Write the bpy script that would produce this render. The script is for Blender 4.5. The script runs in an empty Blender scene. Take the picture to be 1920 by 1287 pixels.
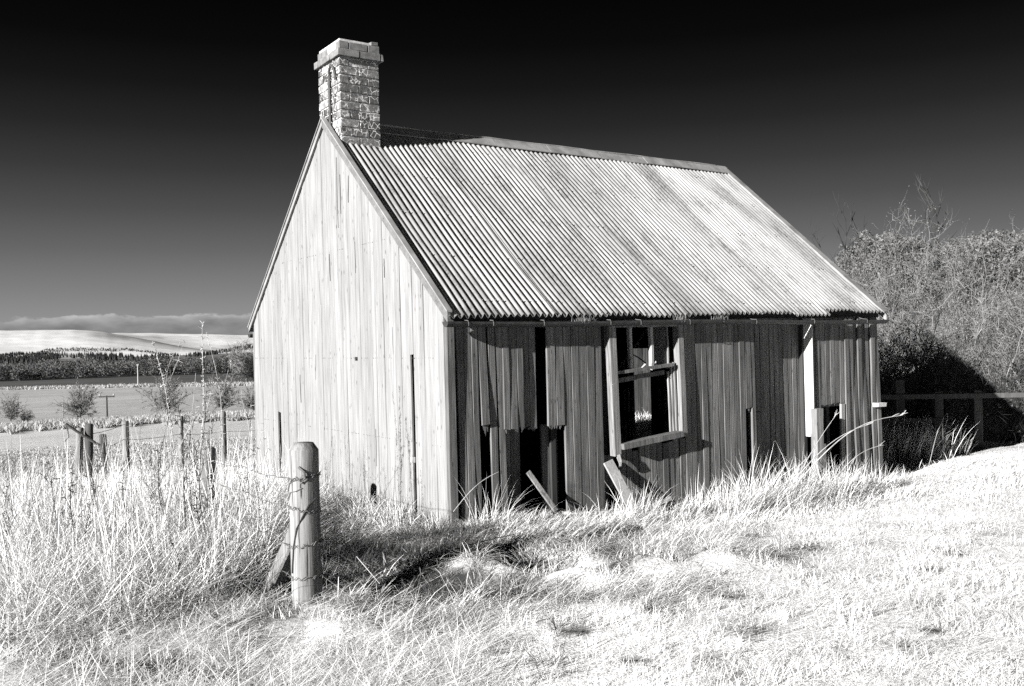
import bpy, math, random
import numpy as np
from mathutils import Matrix, Vector

random.seed(7); rng = np.random.default_rng(11)
SC = bpy.context.scene; COL = SC.collection
R = math.radians

# ------------------------------------------------------------------ camera
F_PX = 1751.4; PITCH = -.0017; ROLL = -.0259; EYE = np.array([0, 0, 1.6])
cp, sp = math.cos(PITCH), math.sin(PITCH); fw = np.array([0, cp, sp]); up = np.array([0, -sp, cp]); rt = np.array([1., 0, 0])
cr, sr = math.cos(ROLL), math.sin(ROLL); r2 = cr*rt+sr*up; u2 = -sr*rt+cr*up
cam = bpy.data.cameras.new("camera"); co = bpy.data.objects.new("camera", cam); COL.objects.link(co)
cam.sensor_width = 36; cam.lens = F_PX/1920*36; cam.clip_start = .05; cam.clip_end = 40000
m = Matrix(((r2[0], u2[0], -fw[0], 0), (r2[1], u2[1], -fw[1], 0), (r2[2], u2[2], -fw[2], 1.6), (0, 0, 0, 1)))
co.matrix_world = m; SC.camera = co

# ------------------------------------------------------------------ sun, sky, exposure
HX, HY = -.6165, 8.7833; YAW = .9701
A = np.array([math.sin(YAW), math.cos(YAW), 0]); B = np.array([-math.cos(YAW), math.sin(YAW), 0])
GRAZE, ELEV = R(11.8), R(17.3)
sh = -A*math.cos(GRAZE) - B*math.sin(GRAZE)
SUN = np.array([sh[0]*math.cos(ELEV), sh[1]*math.cos(ELEV), math.sin(ELEV)])
sl = bpy.data.lights.new("sun", 'SUN'); sl.energy = 5.0; sl.angle = R(.5); sl.color = (1, .985, .97)
so = bpy.data.objects.new("sun", sl); COL.objects.link(so)
so.rotation_euler = Vector(SUN).to_track_quat('Z', 'Y').to_euler()
W = bpy.data.worlds.new("World"); SC.world = W; W.use_nodes = True
nt = W.node_tree; nt.nodes.clear()
def N(nt, t, **k):
    n = nt.nodes.new(t)
    for a, v in k.items(): setattr(n, a, v)
    return n
def LK(nt, a, b): nt.links.new(a, b)
sky = N(nt, 'ShaderNodeTexSky', sky_type='NISHITA', sun_disc=False)
sky.sun_elevation = ELEV; sky.sun_rotation = math.atan2(SUN[0], SUN[1])
tc = N(nt, 'ShaderNodeTexCoord'); sx = N(nt, 'ShaderNodeSeparateXYZ'); LK(nt, tc.outputs['Generated'], sx.inputs[0])
bw = N(nt, 'ShaderNodeRGBToBW'); LK(nt, sky.outputs[0], bw.inputs[0])
# a deep red / infrared filter: the sky falls from grey at the horizon to black overhead
rmp = N(nt, 'ShaderNodeValToRGB'); LK(nt, sx.outputs[2], rmp.inputs[0])
el = rmp.color_ramp.elements
stops = [(0, .36), (.03, .30), (.06, .225), (.10, .14), (.14, .082), (.18, .044), (.22, .021), (.26, .009), (.30, .0035), (.35, .0015), (.6, .001)]
el[0].position = stops[0][0]; el[0].color = (stops[0][1],)*3+(1,)
el[1].position = stops[-1][0]; el[1].color = (stops[-1][1],)*3+(1,)
for p, v in stops[1:-1]:
    e = el.new(p); e.color = (v, v, v, 1)
# low cloud bank over the hills
mp = N(nt, 'ShaderNodeMapping'); LK(nt, tc.outputs['Generated'], mp.inputs[0]); mp.inputs['Scale'].default_value = (9, 9, 24)
mp.inputs['Location'].default_value = (3.1, .4, .2)
ns = N(nt, 'ShaderNodeTexNoise'); ns.inputs['Scale'].default_value = 1.6; ns.inputs['Detail'].default_value = 9; ns.inputs['Roughness'].default_value = .66
LK(nt, mp.outputs[0], ns.inputs[0])
def MATH(nt, op, a, b=None, c=None, clamp=False):
    n = N(nt, 'ShaderNodeMath', operation=op, use_clamp=clamp)
    for i, v in enumerate((a, b, c)):
        if v is None: continue
        if isinstance(v, (int, float)): n.inputs[i].default_value = v
        else: LK(nt, v, n.inputs[i])
    return n.outputs[0]
hgt = N(nt, 'ShaderNodeMapRange'); LK(nt, sx.outputs[2], hgt.inputs[0])
for k, v in zip(('From Min', 'From Max', 'To Min', 'To Max'), (.030, .052, .20, -.55)): hgt.inputs[k].default_value = v
dens = MATH(nt, 'ADD', ns.outputs[0], hgt.outputs[0])
msk = N(nt, 'ShaderNodeMapRange', interpolation_type='SMOOTHSTEP'); LK(nt, dens, msk.inputs[0])
for k, v in zip(('From Min', 'From Max', 'To Min', 'To Max'), (.47, .57, 0, 1)): msk.inputs[k].default_value = v
lit = N(nt, 'ShaderNodeMapRange', interpolation_type='SMOOTHSTEP'); LK(nt, sx.outputs[2], lit.inputs[0])
for k, v in zip(('From Min', 'From Max', 'To Min', 'To Max'), (.022, .046, .27, .72)): lit.inputs[k].default_value = v
ns2 = N(nt, 'ShaderNodeTexNoise'); ns2.inputs['Scale'].default_value = 4.5; ns2.inputs['Detail'].default_value = 5; LK(nt, mp.outputs[0], ns2.inputs[0])
cl = MATH(nt, 'MULTIPLY', lit.outputs[0], MATH(nt, 'ADD', ns2.outputs[0], .45))
mixc = N(nt, 'ShaderNodeMix', data_type='FLOAT'); LK(nt, msk.outputs[0], mixc.inputs[0]); LK(nt, rmp.outputs[0], mixc.inputs[2]); LK(nt, cl, mixc.inputs[3])
# keep the daylight sky's own brightness distribution, lightly
rel = MATH(nt, 'POWER', bw.outputs[0], .10)
tot = MATH(nt, 'MULTIPLY', mixc.outputs[0], rel)
bg = N(nt, 'ShaderNodeBackground'); LK(nt, MATH(nt, 'MULTIPLY', tot, 2.8), bg.inputs[0]); bg.inputs[1].default_value = .1
wo = N(nt, 'ShaderNodeOutputWorld'); LK(nt, bg.outputs[0], wo.inputs[0])
SC.view_settings.view_transform = 'Standard'; SC.view_settings.look = 'None'; SC.view_settings.exposure = 1.6; SC.view_settings.gamma = 1
try:
    SC.cycles.max_bounces = 5; SC.cycles.diffuse_bounces = 1; SC.cycles.transparent_max_bounces = 4; SC.cycles.use_denoising = False
except Exception: pass

# ------------------------------------------------------------------ helpers
def vnoise(x, y, seed=0):
    x = np.asarray(x, float)+seed*17.31; y = np.asarray(y, float)+seed*9.77
    xi = np.floor(x).astype(np.int64); yi = np.floor(y).astype(np.int64); fx = x-xi; fy = y-yi
    fx = fx*fx*(3-2*fx); fy = fy*fy*(3-2*fy)
    def h(i, j):
        n = (i*374761393+j*668265263+seed*1442695041) & 0xffffffff
        n = ((n ^ (n >> 13))*1274126177) & 0xffffffff
        return ((n ^ (n >> 16)) & 0xffff)/65535.
    return (h(xi, yi)*(1-fx)+h(xi+1, yi)*fx)*(1-fy)+(h(xi, yi+1)*(1-fx)+h(xi+1, yi+1)*fx)*fy
def fbm(x, y, seed=0, o=3):
    s = 0; a = .5
    for i in range(o): s = s+a*(vnoise(x*2**i, y*2**i, seed+i)-.5)*2; a *= .5
    return s
def sst(x, a, b):
    t = np.clip((np.asarray(x, float)-a)/(b-a), 0, 1); return t*t*(3-2*t)

class MB:
    def __init__(s): s.v = []; s.f = []; s.r = []; s.m = []; s.n = 0
    def add(s, verts, faces, rnd=None, mi=0):
        rnd = random.random() if rnd is None else rnd
        s.v.extend([tuple(p) for p in verts])
        for f in faces: s.f.append([i+s.n for i in f]); s.r.append(rnd); s.m.append(mi)
        s.n += len(verts)
    def box(s, x0, x1, y0, y1, z0, z1, rnd=None, mi=0, jit=0):
        v = [(x, y, z) for x in (x0, x1) for y in (y0, y1) for z in (z0, z1)]
        if jit: v = [tuple(c+random.uniform(-jit, jit) for c in p) for p in v]
        s.add(v, [(0, 1, 3, 2), (4, 6, 7, 5), (0, 4, 5, 1), (2, 3, 7, 6), (0, 2, 6, 4), (1, 5, 7, 3)], rnd, mi)
    def beam(s, p, q, w, h, upv=(0, 0, 1), rnd=None, mi=0):
        p = np.array(p, float); q = np.array(q, float); d = (q-p)/np.linalg.norm(q-p); upv = np.array(upv, float)
        a = np.cross(d, upv); a /= np.linalg.norm(a); b = np.cross(a, d)
        v = [e+a*i*w/2+b*j*h/2 for e in (p, q) for i, j in ((-1, -1), (1, -1), (1, 1), (-1, 1))]
        s.add(v, [(3, 2, 1, 0), (4, 5, 6, 7), (0, 1, 5, 4), (1, 2, 6, 5), (2, 3, 7, 6), (3, 0, 4, 7)], rnd, mi)
    def tube(s, pts, rad, n=6, rnd=None, mi=0, cap=True):
        pts = [np.array(p, float) for p in pts]; k = len(pts)
        if not hasattr(rad, '__len__'): rad = [rad]*k
        v = []
        for i, p in enumerate(pts):
            d = pts[min(i+1, k-1)]-pts[max(i-1, 0)]; d = d/(np.linalg.norm(d)+1e-12)
            a = np.cross(d, (0, 0, 1) if abs(d[2]) < .9 else (1, 0, 0)); a /= np.linalg.norm(a); b = np.cross(d, a)
            for j in range(n):
                t = 2*math.pi*j/n; v.append(p+rad[i]*(a*math.cos(t)+b*math.sin(t)))
        f = [(i*n+j, i*n+(j+1) % n, (i+1)*n+(j+1) % n, (i+1)*n+j) for i in range(k-1) for j in range(n)]
        if cap: f += [tuple(range(n-1, -1, -1)), tuple(range((k-1)*n, k*n))]
        s.add(v, f, rnd, mi)
    def build(s, name, mats, parent=None, smooth=False, bevel=0):
        me = bpy.data.meshes.new(name); me.from_pydata(s.v, [], s.f)
        for mt in (mats if isinstance(mats, (list, tuple)) else [mats]): me.materials.append(mt)
        at = me.attributes.new('rnd', 'FLOAT', 'FACE'); at.data.foreach_set('value', np.array(s.r, np.float32))
        me.polygons.foreach_set('material_index', np.array(s.m, np.int32))
        if smooth: me.polygons.foreach_set('use_smooth', np.ones(len(s.f), bool))
        me.update()
        o = bpy.data.objects.new(name, me); COL.objects.link(o)
        if parent is not None: o.parent = parent
        if bevel:
            b = o.modifiers.new('bevel', 'BEVEL'); b.width = bevel; b.segments = 1; b.limit_method = 'ANGLE'
        return o
def np_mesh(name, V, quads=None, tris=None, rnd=None, mats=(), smooth=False, parent=None):
    me = bpy.data.meshes.new(name); V = np.asarray(V, np.float32)
    me.vertices.add(len(V)); me.vertices.foreach_set('co', V.ravel())
    q = np.zeros((0, 4), np.int32) if quads is None else np.asarray(quads, np.int32)
    t = np.zeros((0, 3), np.int32) if tris is None else np.asarray(tris, np.int32)
    me.loops.add(q.size+t.size); me.loops.foreach_set('vertex_index', np.concatenate([q.ravel(), t.ravel()]).astype(np.int32))
    me.polygons.add(len(q)+len(t))
    st = np.concatenate([np.arange(len(q))*4, q.size+np.arange(len(t))*3]).astype(np.int32); me.polygons.foreach_set('loop_start', st)
    if smooth: me.polygons.foreach_set('use_smooth', np.ones(len(q)+len(t), bool))
    if rnd is not None:
        at = me.attributes.new('rnd', 'FLOAT', 'FACE'); at.data.foreach_set('value', np.asarray(rnd, np.float32))
    for mt in mats: me.materials.append(mt)
    me.update(calc_edges=True); me.validate()
    o = bpy.data.objects.new(name, me); COL.objects.link(o)
    if parent is not None: o.parent = parent
    return o
def tag(o, label=None, cat=None, group=None, kind=None):
    if label: o['label'] = label
    if cat: o['category'] = cat
    if group: o['group'] = group
    if kind: o['kind'] = kind
    return o
def empty(name, loc=(0, 0, 0), rz=0):
    o = bpy.data.objects.new(name, None); COL.objects.link(o); o.location = loc; o.rotation_euler = (0, 0, rz); o.empty_display_size = .2
    return o
def copy_tree(o, parent=None):
    c = o.copy(); COL.objects.link(c); c.parent = parent
    for ch in list(o.children): copy_tree(ch, c)
    return c

# ------------------------------------------------------------------ materials (a monochrome, infrared world)
def mat(name, fn, rough=.8, spec=.25):
    mt = bpy.data.materials.new(name); mt.use_nodes = True; nt = mt.node_tree
    b = nt.nodes['Principled BSDF']; b.inputs['Roughness'].default_value = rough; b.inputs['Specular IOR Level'].default_value = spec
    fn(nt, b); return mt
def G(v): return (v, v, v, 1)
def tex(nt, scale, vec='Object', detail=4, rough=.55, kind='ShaderNodeTexNoise', nscale=1):
    c = N(nt, 'ShaderNodeTexCoord'); mpp = N(nt, 'ShaderNodeMapping'); LK(nt, c.outputs[vec], mpp.inputs[0]); mpp.inputs['Scale'].default_value = scale
    n = N(nt, kind); n.inputs['Scale'].default_value = nscale
    if kind == 'ShaderNodeTexNoise': n.inputs['Detail'].default_value = detail; n.inputs['Roughness'].default_value = rough
    LK(nt, mpp.outputs[0], n.inputs['Vector']); return n, mpp
def rng_(nt, v, a, b, c, d, smooth=False):
    n = N(nt, 'ShaderNodeMapRange', interpolation_type='SMOOTHSTEP' if smooth else 'LINEAR'); LK(nt, v, n.inputs[0])
    for k, x in zip(('From Min', 'From Max', 'To Min', 'To Max'), (a, b, c, d)): n.inputs[k].default_value = x
    return n.outputs[0]
def rnd_attr(nt): return N(nt, 'ShaderNodeAttribute', attribute_name='rnd').outputs['Fac']
def bump(nt, b, h, strength=.4, dist=.01):
    bn = N(nt, 'ShaderNodeBump'); bn.inputs['Strength'].default_value = strength; bn.inputs['Distance'].default_value = dist
    LK(nt, h, bn.inputs['Height']); LK(nt, bn.outputs[0], b.inputs['Normal'])
def wood(name, base, var=.35, grain=.5, blot=.35, bmp=.5, axis=2, knots=True):
    def fn(nt, b):
        s = [70, 70, 70]; s[axis] = 2.2
        g, mpp = tex(nt, s, detail=6, rough=.65)
        r = rnd_attr(nt)
        off = N(nt, 'ShaderNodeCombineXYZ'); LK(nt, MATH(nt, 'MULTIPLY', r, 37.), off.inputs[0]); LK(nt, MATH(nt, 'MULTIPLY', r, 91.), off.inputs[2]); LK(nt, off.outputs[0], mpp.inputs['Location'])
        s2 = [9, 9, 9]; s2[axis] = 1.1
        g2, _ = tex(nt, s2, detail=5, rough=.6)
        v = MATH(nt, 'MULTIPLY', rng_(nt, g.outputs[0], .3, .72, 1-grain, 1+grain*.55), rng_(nt, g2.outputs[0], .3, .7, 1-blot, 1+blot))
        v = MATH(nt, 'MULTIPLY', v, rng_(nt, r, 0, 1, 1-var, 1+var))
        if knots:
            s3 = [16, 16, 16]; s3[axis] = 5
            k, _ = tex(nt, s3, kind='ShaderNodeTexVoronoi')
            v = MATH(nt, 'MULTIPLY', v, rng_(nt, k.outputs['Distance'], .06, .17, .45, 1, True))
        v = MATH(nt, 'MULTIPLY', v, base, clamp=True)
        LK(nt, v, b.inputs['Base Color']); bump(nt, b, g.outputs[0], bmp, .004)
    return mat(name, fn, .85, .2)
M = {}
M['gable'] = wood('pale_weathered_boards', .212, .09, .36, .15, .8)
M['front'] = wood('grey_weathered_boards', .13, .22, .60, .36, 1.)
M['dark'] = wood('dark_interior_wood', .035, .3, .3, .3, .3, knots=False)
M['trim'] = wood('grey_painted_trim', .13, .15, .25, .25, .4, axis=0)
M['jamb'] = wood('pale_jamb_wood', .5, .1, .2, .15, .4)
M['post'] = wood('split_post_wood', .19, .1, .62, .35, 1.)
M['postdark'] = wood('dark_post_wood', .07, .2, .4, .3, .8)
M['endwood'] = wood('pale_plank_wood', .26, .2, .3, .2, .5)
def flat(name, v, rough=.8, spec=.2, var=.3, sc=8, metal=0):
    def fn(nt, b):
        n, _ = tex(nt, (sc,)*3, detail=5)
        LK(nt, MATH(nt, 'MULTIPLY', rng_(nt, n.outputs[0], .3, .7, 1-var, 1+var), v, clamp=True), b.inputs['Base Color']); b.inputs['Metallic'].default_value = metal
        bump(nt, b, n.outputs[0], .2, .01)
    return mat(name, fn, rough, spec)
M['lead'] = flat('grey_flashing', .2, .6, .3, .35, 5)
M['gutter'] = flat('dark_cast_gutter', .03, .55, .4, .5, 14)
M['iron'] = flat('rusty_iron', .06, .7, .3, .4, 30)
M['wire'] = flat('weathered_wire', .10, .6, .4, .3, 40)
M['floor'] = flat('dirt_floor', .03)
M['twig'] = flat('bare_twig_bark', .18, .85, .1, .5, 3)
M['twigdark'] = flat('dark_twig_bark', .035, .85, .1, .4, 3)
M['twigfar'] = flat('hedgerow_bark', .17, .9, .1, .3, 1)
M['stalk'] = flat('dried_stalk', .34, .8, .1, .35, 9)
M['rubble'] = flat('pale_rubble', .3, .9, .1, .4, 20)
def glassfn(nt, b):
    n, _ = tex(nt, (5, 5, 3), detail=5)
    LK(nt, rng_(nt, n.outputs[0], .35, .7, .015, .09), b.inputs['Base Color']); b.inputs['Alpha'].default_value = .62
M['glass'] = mat('dusty_glass', glassfn, .25, .4)
def rooffn(nt, b):
    n, _ = tex(nt, (2.2, .6, .6), detail=7, rough=.68); n2, _ = tex(nt, (40, 40, 9), detail=5, rough=.7); n3, _ = tex(nt, (6, 3, 3), detail=6, rough=.7)
    patch = rng_(nt, n.outputs[0], .41, .63, 0, 1, True)
    spk = rng_(nt, n2.outputs[0], .46, .60, 0, 1, True)
    d = MATH(nt, 'MULTIPLY', MATH(nt, 'ADD', MATH(nt, 'MULTIPLY', patch, .75), MATH(nt, 'MULTIPLY', rng_(nt, n3.outputs[0], .50, .68, 0, 1, True), .45)), MATH(nt, 'ADD', MATH(nt, 'MULTIPLY', spk, .40), .60), clamp=True)
    v = MATH(nt, 'MULTIPLY', MATH(nt, 'SUBTRACT', 1., MATH(nt, 'MULTIPLY', d, .66)), .275)
    v = MATH(nt, 'MULTIPLY', v, rng_(nt, rnd_attr(nt), 0, 1, .84, 1.1), clamp=True)
    LK(nt, v, b.inputs['Base Color'])
M['roof'] = mat('galvanised_corrugated_sheet', rooffn, .5, .35)
def brickfn(nt, b):
    r = rnd_attr(nt); n, _ = tex(nt, (22,)*3, detail=6, rough=.7); v_, _ = tex(nt, (17, 17, 15), kind='ShaderNodeTexVoronoi'); v_.feature = 'DISTANCE_TO_EDGE'
    w, mpp = tex(nt, (9,)*3, detail=4)
    base = MATH(nt, 'MULTIPLY', rng_(nt, r, 0, 1, .05, .21), rng_(nt, n.outputs[0], .3, .7, .5, 1.4))
    vein = MATH(nt, 'MULTIPLY', rng_(nt, v_.outputs['Distance'], .0, .075, 1, 0, True), rng_(nt, w.outputs[0], .40, .55, 0, 1, True))
    spot = rng_(nt, n.outputs[0], .60, .68, 0, .7, True)
    k = MATH(nt, 'MAXIMUM', vein, spot)
    mx = N(nt, 'ShaderNodeMix', data_type='FLOAT'); LK(nt, k, mx.inputs[0]); LK(nt, base, mx.inputs[2]); mx.inputs[3].default_value = .66
    LK(nt, mx.outputs[0], b.inputs['Base Color']); bump(nt, b, n.outputs[0], .6, .012)
M['brick'] = mat('flaking_brick', brickfn, .9, .1)
M['mortar'] = flat('lime_mortar', .45, .95, .05, .3, 25)
M['brickcap'] = flat('plain_brick', .15, .9, .1, .35, 12)
def grassmat(name, lo, hi, dark=0.):
    def fn(nt, b):
        v = rng_(nt, rnd_attr(nt), 0, 1, lo, hi); LK(nt, v, b.inputs['Base Color'])
        tr = N(nt, 'ShaderNodeBsdfTranslucent'); LK(nt, v, tr.inputs[0]); ms = N(nt, 'ShaderNodeMixShader'); ms.inputs[0].default_value = dark or .12
        LK(nt, b.outputs[0], ms.inputs[1]); LK(nt, tr.outputs[0], ms.inputs[2]); LK(nt, ms.outputs[0], nt.nodes['Material Output'].inputs[0])
    return mat(name, fn, .7, .25)
M['grass'] = grassmat('bleached_grass', .34, .86)
M['grassshort'] = grassmat('pale_turf', .70, .95, .34)
M['gorse'] = grassmat('gorse_foliage', .03, .21)
M['leafdark'] = grassmat('dark_leaf', .03, .10)
M['conifer'] = grassmat('conifer_foliage', .008, .02)
M['wood'] = grassmat('bare_woodland', .03, .11)
M['shadowed'] = grassmat('shade_dark_grass', .02, .12)  # dark blade colour stands in for shade
M['pasture'] = grassmat('grey_pasture', .22, .46)
M['margin'] = grassmat('unmown_margin', .12, .5)
M['moss'] = grassmat('dry_moss', .08, .3)
def landfn(nt, b):
    tone = N(nt, 'ShaderNodeAttribute', attribute_name='tone').outputs['Fac']
    n, _ = tex(nt, (.35,)*3, 'Object', 8, .7); n2, _ = tex(nt, (14,)*3, 'Object', 6, .7); n3, _ = tex(nt, (.012, .012, .012), 'Object', 7, .6)
    v = MATH(nt, 'MULTIPLY', tone, rng_(nt, n.outputs[0], .3, .7, .85, 1.15)); v = MATH(nt, 'MULTIPLY', v, rng_(nt, n2.outputs[0], .3, .7, .72, 1.2))
    v = MATH(nt, 'MULTIPLY', v, rng_(nt, n3.outputs[0], .3, .7, .8, 1.15), clamp=True)
    n4, _ = tex(nt, (55, 38, 55), 'Object', 4, .75); n5, _ = tex(nt, (2.1, 2.1, 2.1), 'Object', 5, .6)
    gap = rng_(nt, MATH(nt, 'ADD', n4.outputs[0], MATH(nt, 'MULTIPLY', n5.outputs[0], .45)), .56, .66, .34, 1, True)      # soil showing between the matted stems
    v = MATH(nt, 'MULTIPLY', v, gap)
    LK(nt, v, b.inputs['Base Color']); bump(nt, b, n4.outputs[0], .6, .03)
M['land'] = mat('winter_ground', landfn, .95, .05)

# ------------------------------------------------------------------ ground: one sheet to beyond the hills
def hor(X): return 643.5-3+.0259*(960-X)
LEFT_R = np.array([0, 6, 9, 12, 16, 30, 60, 100, 150, 200, 300, 450, 700, 900, 1500, 2000])
LEFT_Z = np.array([0, 0, -.08, -.30, -.58, -1.5, -3.4, -6, -8.4, -10.4, -13., -16, -19.4, -21.4, -14., -9.])
RX = np.array([-4000, -600, -200, 0, 140, 200, 285, 350, 400, 480, 560, 700, 2600])
R1Y = np.array([632, 630, 627, 625, 623, 627, 640, 652, 660, 668, 672, 660, 640])
R3X = np.array([-4000, 200, 330, 400, 480, 600, 800, 2600]); R3Y = np.array([690, 684, 672, 661, 645, 636, 634, 620])
def house_uv(x, y):
    return (x-HX)*A[0]+(y-HY)*A[1], (x-HX)*B[0]+(y-HY)*B[1]
def ground_z(x, y, detail=True):
    x = np.asarray(x, float); y = np.asarray(y, float)
    r = np.hypot(x, y); az = np.arctan2(x, np.maximum(y, .001)); az = np.where(y < 0, np.sign(x)*1.5, az)
    X = 960+1751*np.tan(np.clip(az, -1.2, 1.2))
    rr = np.where(y > 0, r, r*.3)
    z = np.interp(rr, LEFT_R, LEFT_Z)
    h = hor(X)
    z3 = 1.6+2800*(h-np.interp(X, R3X, R3Y))/1751; z1 = 1.6+4800*(h-np.interp(X, RX, R1Y)-fbm(X/60., X*0, 3)*1.2)/1751; z2 = 1.6+7500*(h-628+fbm(X/130., X*0+.3, 5)*4)/1751
    zb = 0*r-9.
    def seg(z, r0, r1, za, zc): 
        t = sst(r, r0, r1); return np.where(r > r0, za+(zc-za)*t, z)
    z = seg(z, 2000, 2800, zb, z3); z = seg(z, 2800, 3300, z3, z3*.75-4); z = seg(z, 3300, 4800, z3*.75-4, z1)
    z = seg(z, 4800, 5600, z1, z1*.8); z = seg(z, 5600, 7500, z1*.8, z2); z = seg(z, 7500, 11000, z2, z2*.4)
    far = sst(r, 2000, 3500); z = z+far*(fbm(x/420., y/420., 21, 4)*9)
    # the cottage stands on a shoulder: behind it and to the right the land stays high
    wr = sst(x/np.maximum(np.abs(y), 1), -.12, .18)*np.where(y > 0, 1, .0)
    zr = np.interp(r, [0, 5.5, 7.5, 9, 10.5, 13, 17, 60, 300, 9000], [0, 0, -.09, -.22, -.36, -.50, -.50, -1.0, -4, -8])
    z = z*(1-wr)+zr*wr
    z = z+.026*np.clip(x-2.6, 0, 6)*sst(y, 3, 9)*(1-sst(y, 14, 18))
    z = z+(3.45+.35*fbm(x/2.2, y/2.2, 15, 2))*sst(y, 19.5, 26)*(.25*sst(x, 3.2, 7)+.75*sst(x, 6.2, 10.4))*(1-sst(r, 50, 120))
    near = 1-sst(r, 14, 40)
    if detail:
        z = z+near*(fbm(x/1.6, y/1.6, 2, 2)*.06)
        bumpy = np.exp(-((x+.3)/1.7)**2-((y-6.6)/1.0)**2)+.8*np.exp(-((x-1.1)/.9)**2-((y-7.0)/.45)**2)
        z = z+bumpy*.20*np.maximum(fbm(x/.75, y/.55, 31, 2), -.5)
        z = z+near*fbm(x/.3, y/.3, 8, 2)*.022
        for hx, hy, ra_, rb_, am in ((-1.0, 6.05, .5, .18, -.10), (-.45, 6.15, .4, .16, -.10), (-.1, 6.85, .45, .16, -.10), (.45, 6.65, .35, .14, -.10), (.95, 6.95, .35, .13, -.11), (-.75, 5.5, .4, .15, -.10), (-1.0, 7.1, .4, .2, -.08),
                (-.95, 5.72, .4, .14, .05), (-.2, 5.85, .45, .16, .10), (-.15, 6.5, .35, .14, .10), (.4, 6.3, .3, .13, .10), (.9, 6.6, .35, .14, .12), (-1.0, 5.2, .4, .14, .07), (1.4, 6.75, .35, .2, .1), (-2.0, 4.75, .7, .12, -.06), (-2.6, 5.0, .5, .12, -.06)):
            ca = (x-hx)*.9-(y-hy)*.44; cb = (x-hx)*.44+(y-hy)*.9; z = z+am*np.exp(-(ca/ra_)**2-(cb/rb_)**2)
    uu, vv = house_uv(x, y)
    ins = sst(uu, -.3, .1)*(1-sst(uu, 6.6, 7))*sst(vv, -.3, .1)*(1-sst(vv, 5.2, 5.6))
    z = z*(1-ins)+np.minimum(z, -.38)*ins
    lf = sst(uu, 7.1, 7.4)*(1-sst(uu, 10, 11))*sst(vv, 5.3, 5.5)*(1-sst(vv, 8, 9)); z = z+lf*np.maximum(0, -.17+.02*np.sin(uu*9)-z)
    return z
def gz(x, y): return float(ground_z(np.array([x]), np.array([y]))[0])

SHADE_SPOTS = [(-.85, 6.10, .65, .27), (-.35, 6.3, .45, .2), (-.05, 6.95, .55, .2), (.5, 6.7, .45, .15), (1.02, 7.05, .5, .2), (-.72, 5.5, .5, .17), (-1.0, 7.2, .6, .28), (-1.75, 6.3, .4, .35), (-2.2, 4.85, .9, .14), (1.6, 8.6, .4, .1), (-.15, 5.75, .3, .10), (.15, 6.2, .3, .1), (2.3, 7.6, .2, .06), (.3, 5.1, .12, .04), (1.2, 5.0, .10, .035), (1.9, 4.7, .12, .04), (1.3, 5.7, .12, .04), (.6, 4.6, .12, .03), (2.4, 5.6, .12, .04), (2.9, 6.6, .12, .04), (1.7, 5.3, .08, .03), (.1, 4.5, .09, .03), (2.2, 5.0, .09, .03), (3.4, 7.2, .12, .05), (.8, 5.4, .1, .03), (-1.4, 4.5, .35, .08)]  # spots where shade is painted into ground and grass colour
def land_tone(x, y):
    r = np.hypot(x, y); az = np.arctan2(x, np.maximum(y, .001)); X = 960+1751*np.tan(np.clip(az, -1.2, 1.2))
    wob = fbm(x/25., y/25., 14, 3)
    t = np.full_like(r, .15)
    t = np.where(r > 22, .30+.10*wob, t)
    t = np.where(r > 40+6*wob, .58, t)
    t = np.where(r > 112+4*wob, .5, t)
    t = np.where(r > 140+3*wob, .20, t)
    stripe = (np.sin(r/5.+X*.002) > .93)*.06
    t = np.where(r > 144+3*wob, .37+stripe+.03*wob, t)
    e1 = 505-.25*(X-240)
    t = np.where(r > e1, .5, t); t = np.where(r > e1*1.10, .085, t)
    t = np.where(r > 905, .05, t)
    t = np.where(r > 1080, .10+.05*fbm(x/180., y/180., 40, 3), t)
    t = np.where(r > 1750, .16, t)
    hill = .62+.2*fbm(x/500., y/500., 41, 4)
    hill = hill*(1-.35*sst(fbm(X/110.+r/1500., r/420., 46, 3), .14, .34))
    t = np.where(r > 2150+300*fbm(X/70., X*0, 44), hill, t)
    t = np.where((r < 20) & (x > -1.3-.1*(y-5.5)), .85, t); t = np.where((r < 5.5) & (x < -1.2), .45, t)
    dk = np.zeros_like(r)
    for hx, hy, ra_, rb_ in SHADE_SPOTS: ca = (x-hx)*.94-(y-hy)*.34; cb = (x-hx)*.34+(y-hy)*.94; dk = np.maximum(dk, np.exp(-((ca/ra_)**2+(cb/rb_)**2)*.8))
    t = t*(1-sst(dk, .3, .75))+.05*sst(dk, .3, .75)  # ground tone darkened at the spots as painted shade
    dt = np.exp(-((x+9.6)/2.6)**2-((y-17.2-.12*(x+9))/.5)**2)+.1*fbm(x, y, 19, 2); t = np.where((dt > .4) & (r < 30), .03, t)
    return t
rr = np.concatenate([np.linspace(.3, 3, 12)[:-1], np.exp(np.linspace(math.log(3), math.log(150), 170))[:-1], np.exp(np.linspace(math.log(150), math.log(12000), 210)), [20000, 34000]])
a1 = np.linspace(-31, 33, 420); a2 = np.linspace(33, 329, 75)[1:-1]
az = np.radians(np.concatenate([a1, a2])); na = len(az); nr = len(rr)
GX = rr[:, None]*np.sin(az)[None]; GY = rr[:, None]*np.cos(az)[None]; GZ = ground_z(GX, GY)
GZ[-2:] = GZ[-3]-np.array([60, 200])[:, None]
V = np.stack([GX, GY, GZ], -1).reshape(-1, 3); V = np.vstack([V, [[0, 0, gz(0, .3)]]])
i = np.arange(nr-1)[:, None]*na; j = np.arange(na)[None]; j2 = (j+1) % na
Q = np.stack([i+j, i+j2, i+na+j2, i+na+j], -1).reshape(-1, 4)[:, ::-1]
T = np.stack([np.full(na, nr*na), (np.arange(na)+1) % na, np.arange(na)], -1)[:, ::-1]
gr = np_mesh('ground', V, Q, T, None, [M['land']], True); tag(gr, kind='structure')
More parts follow.
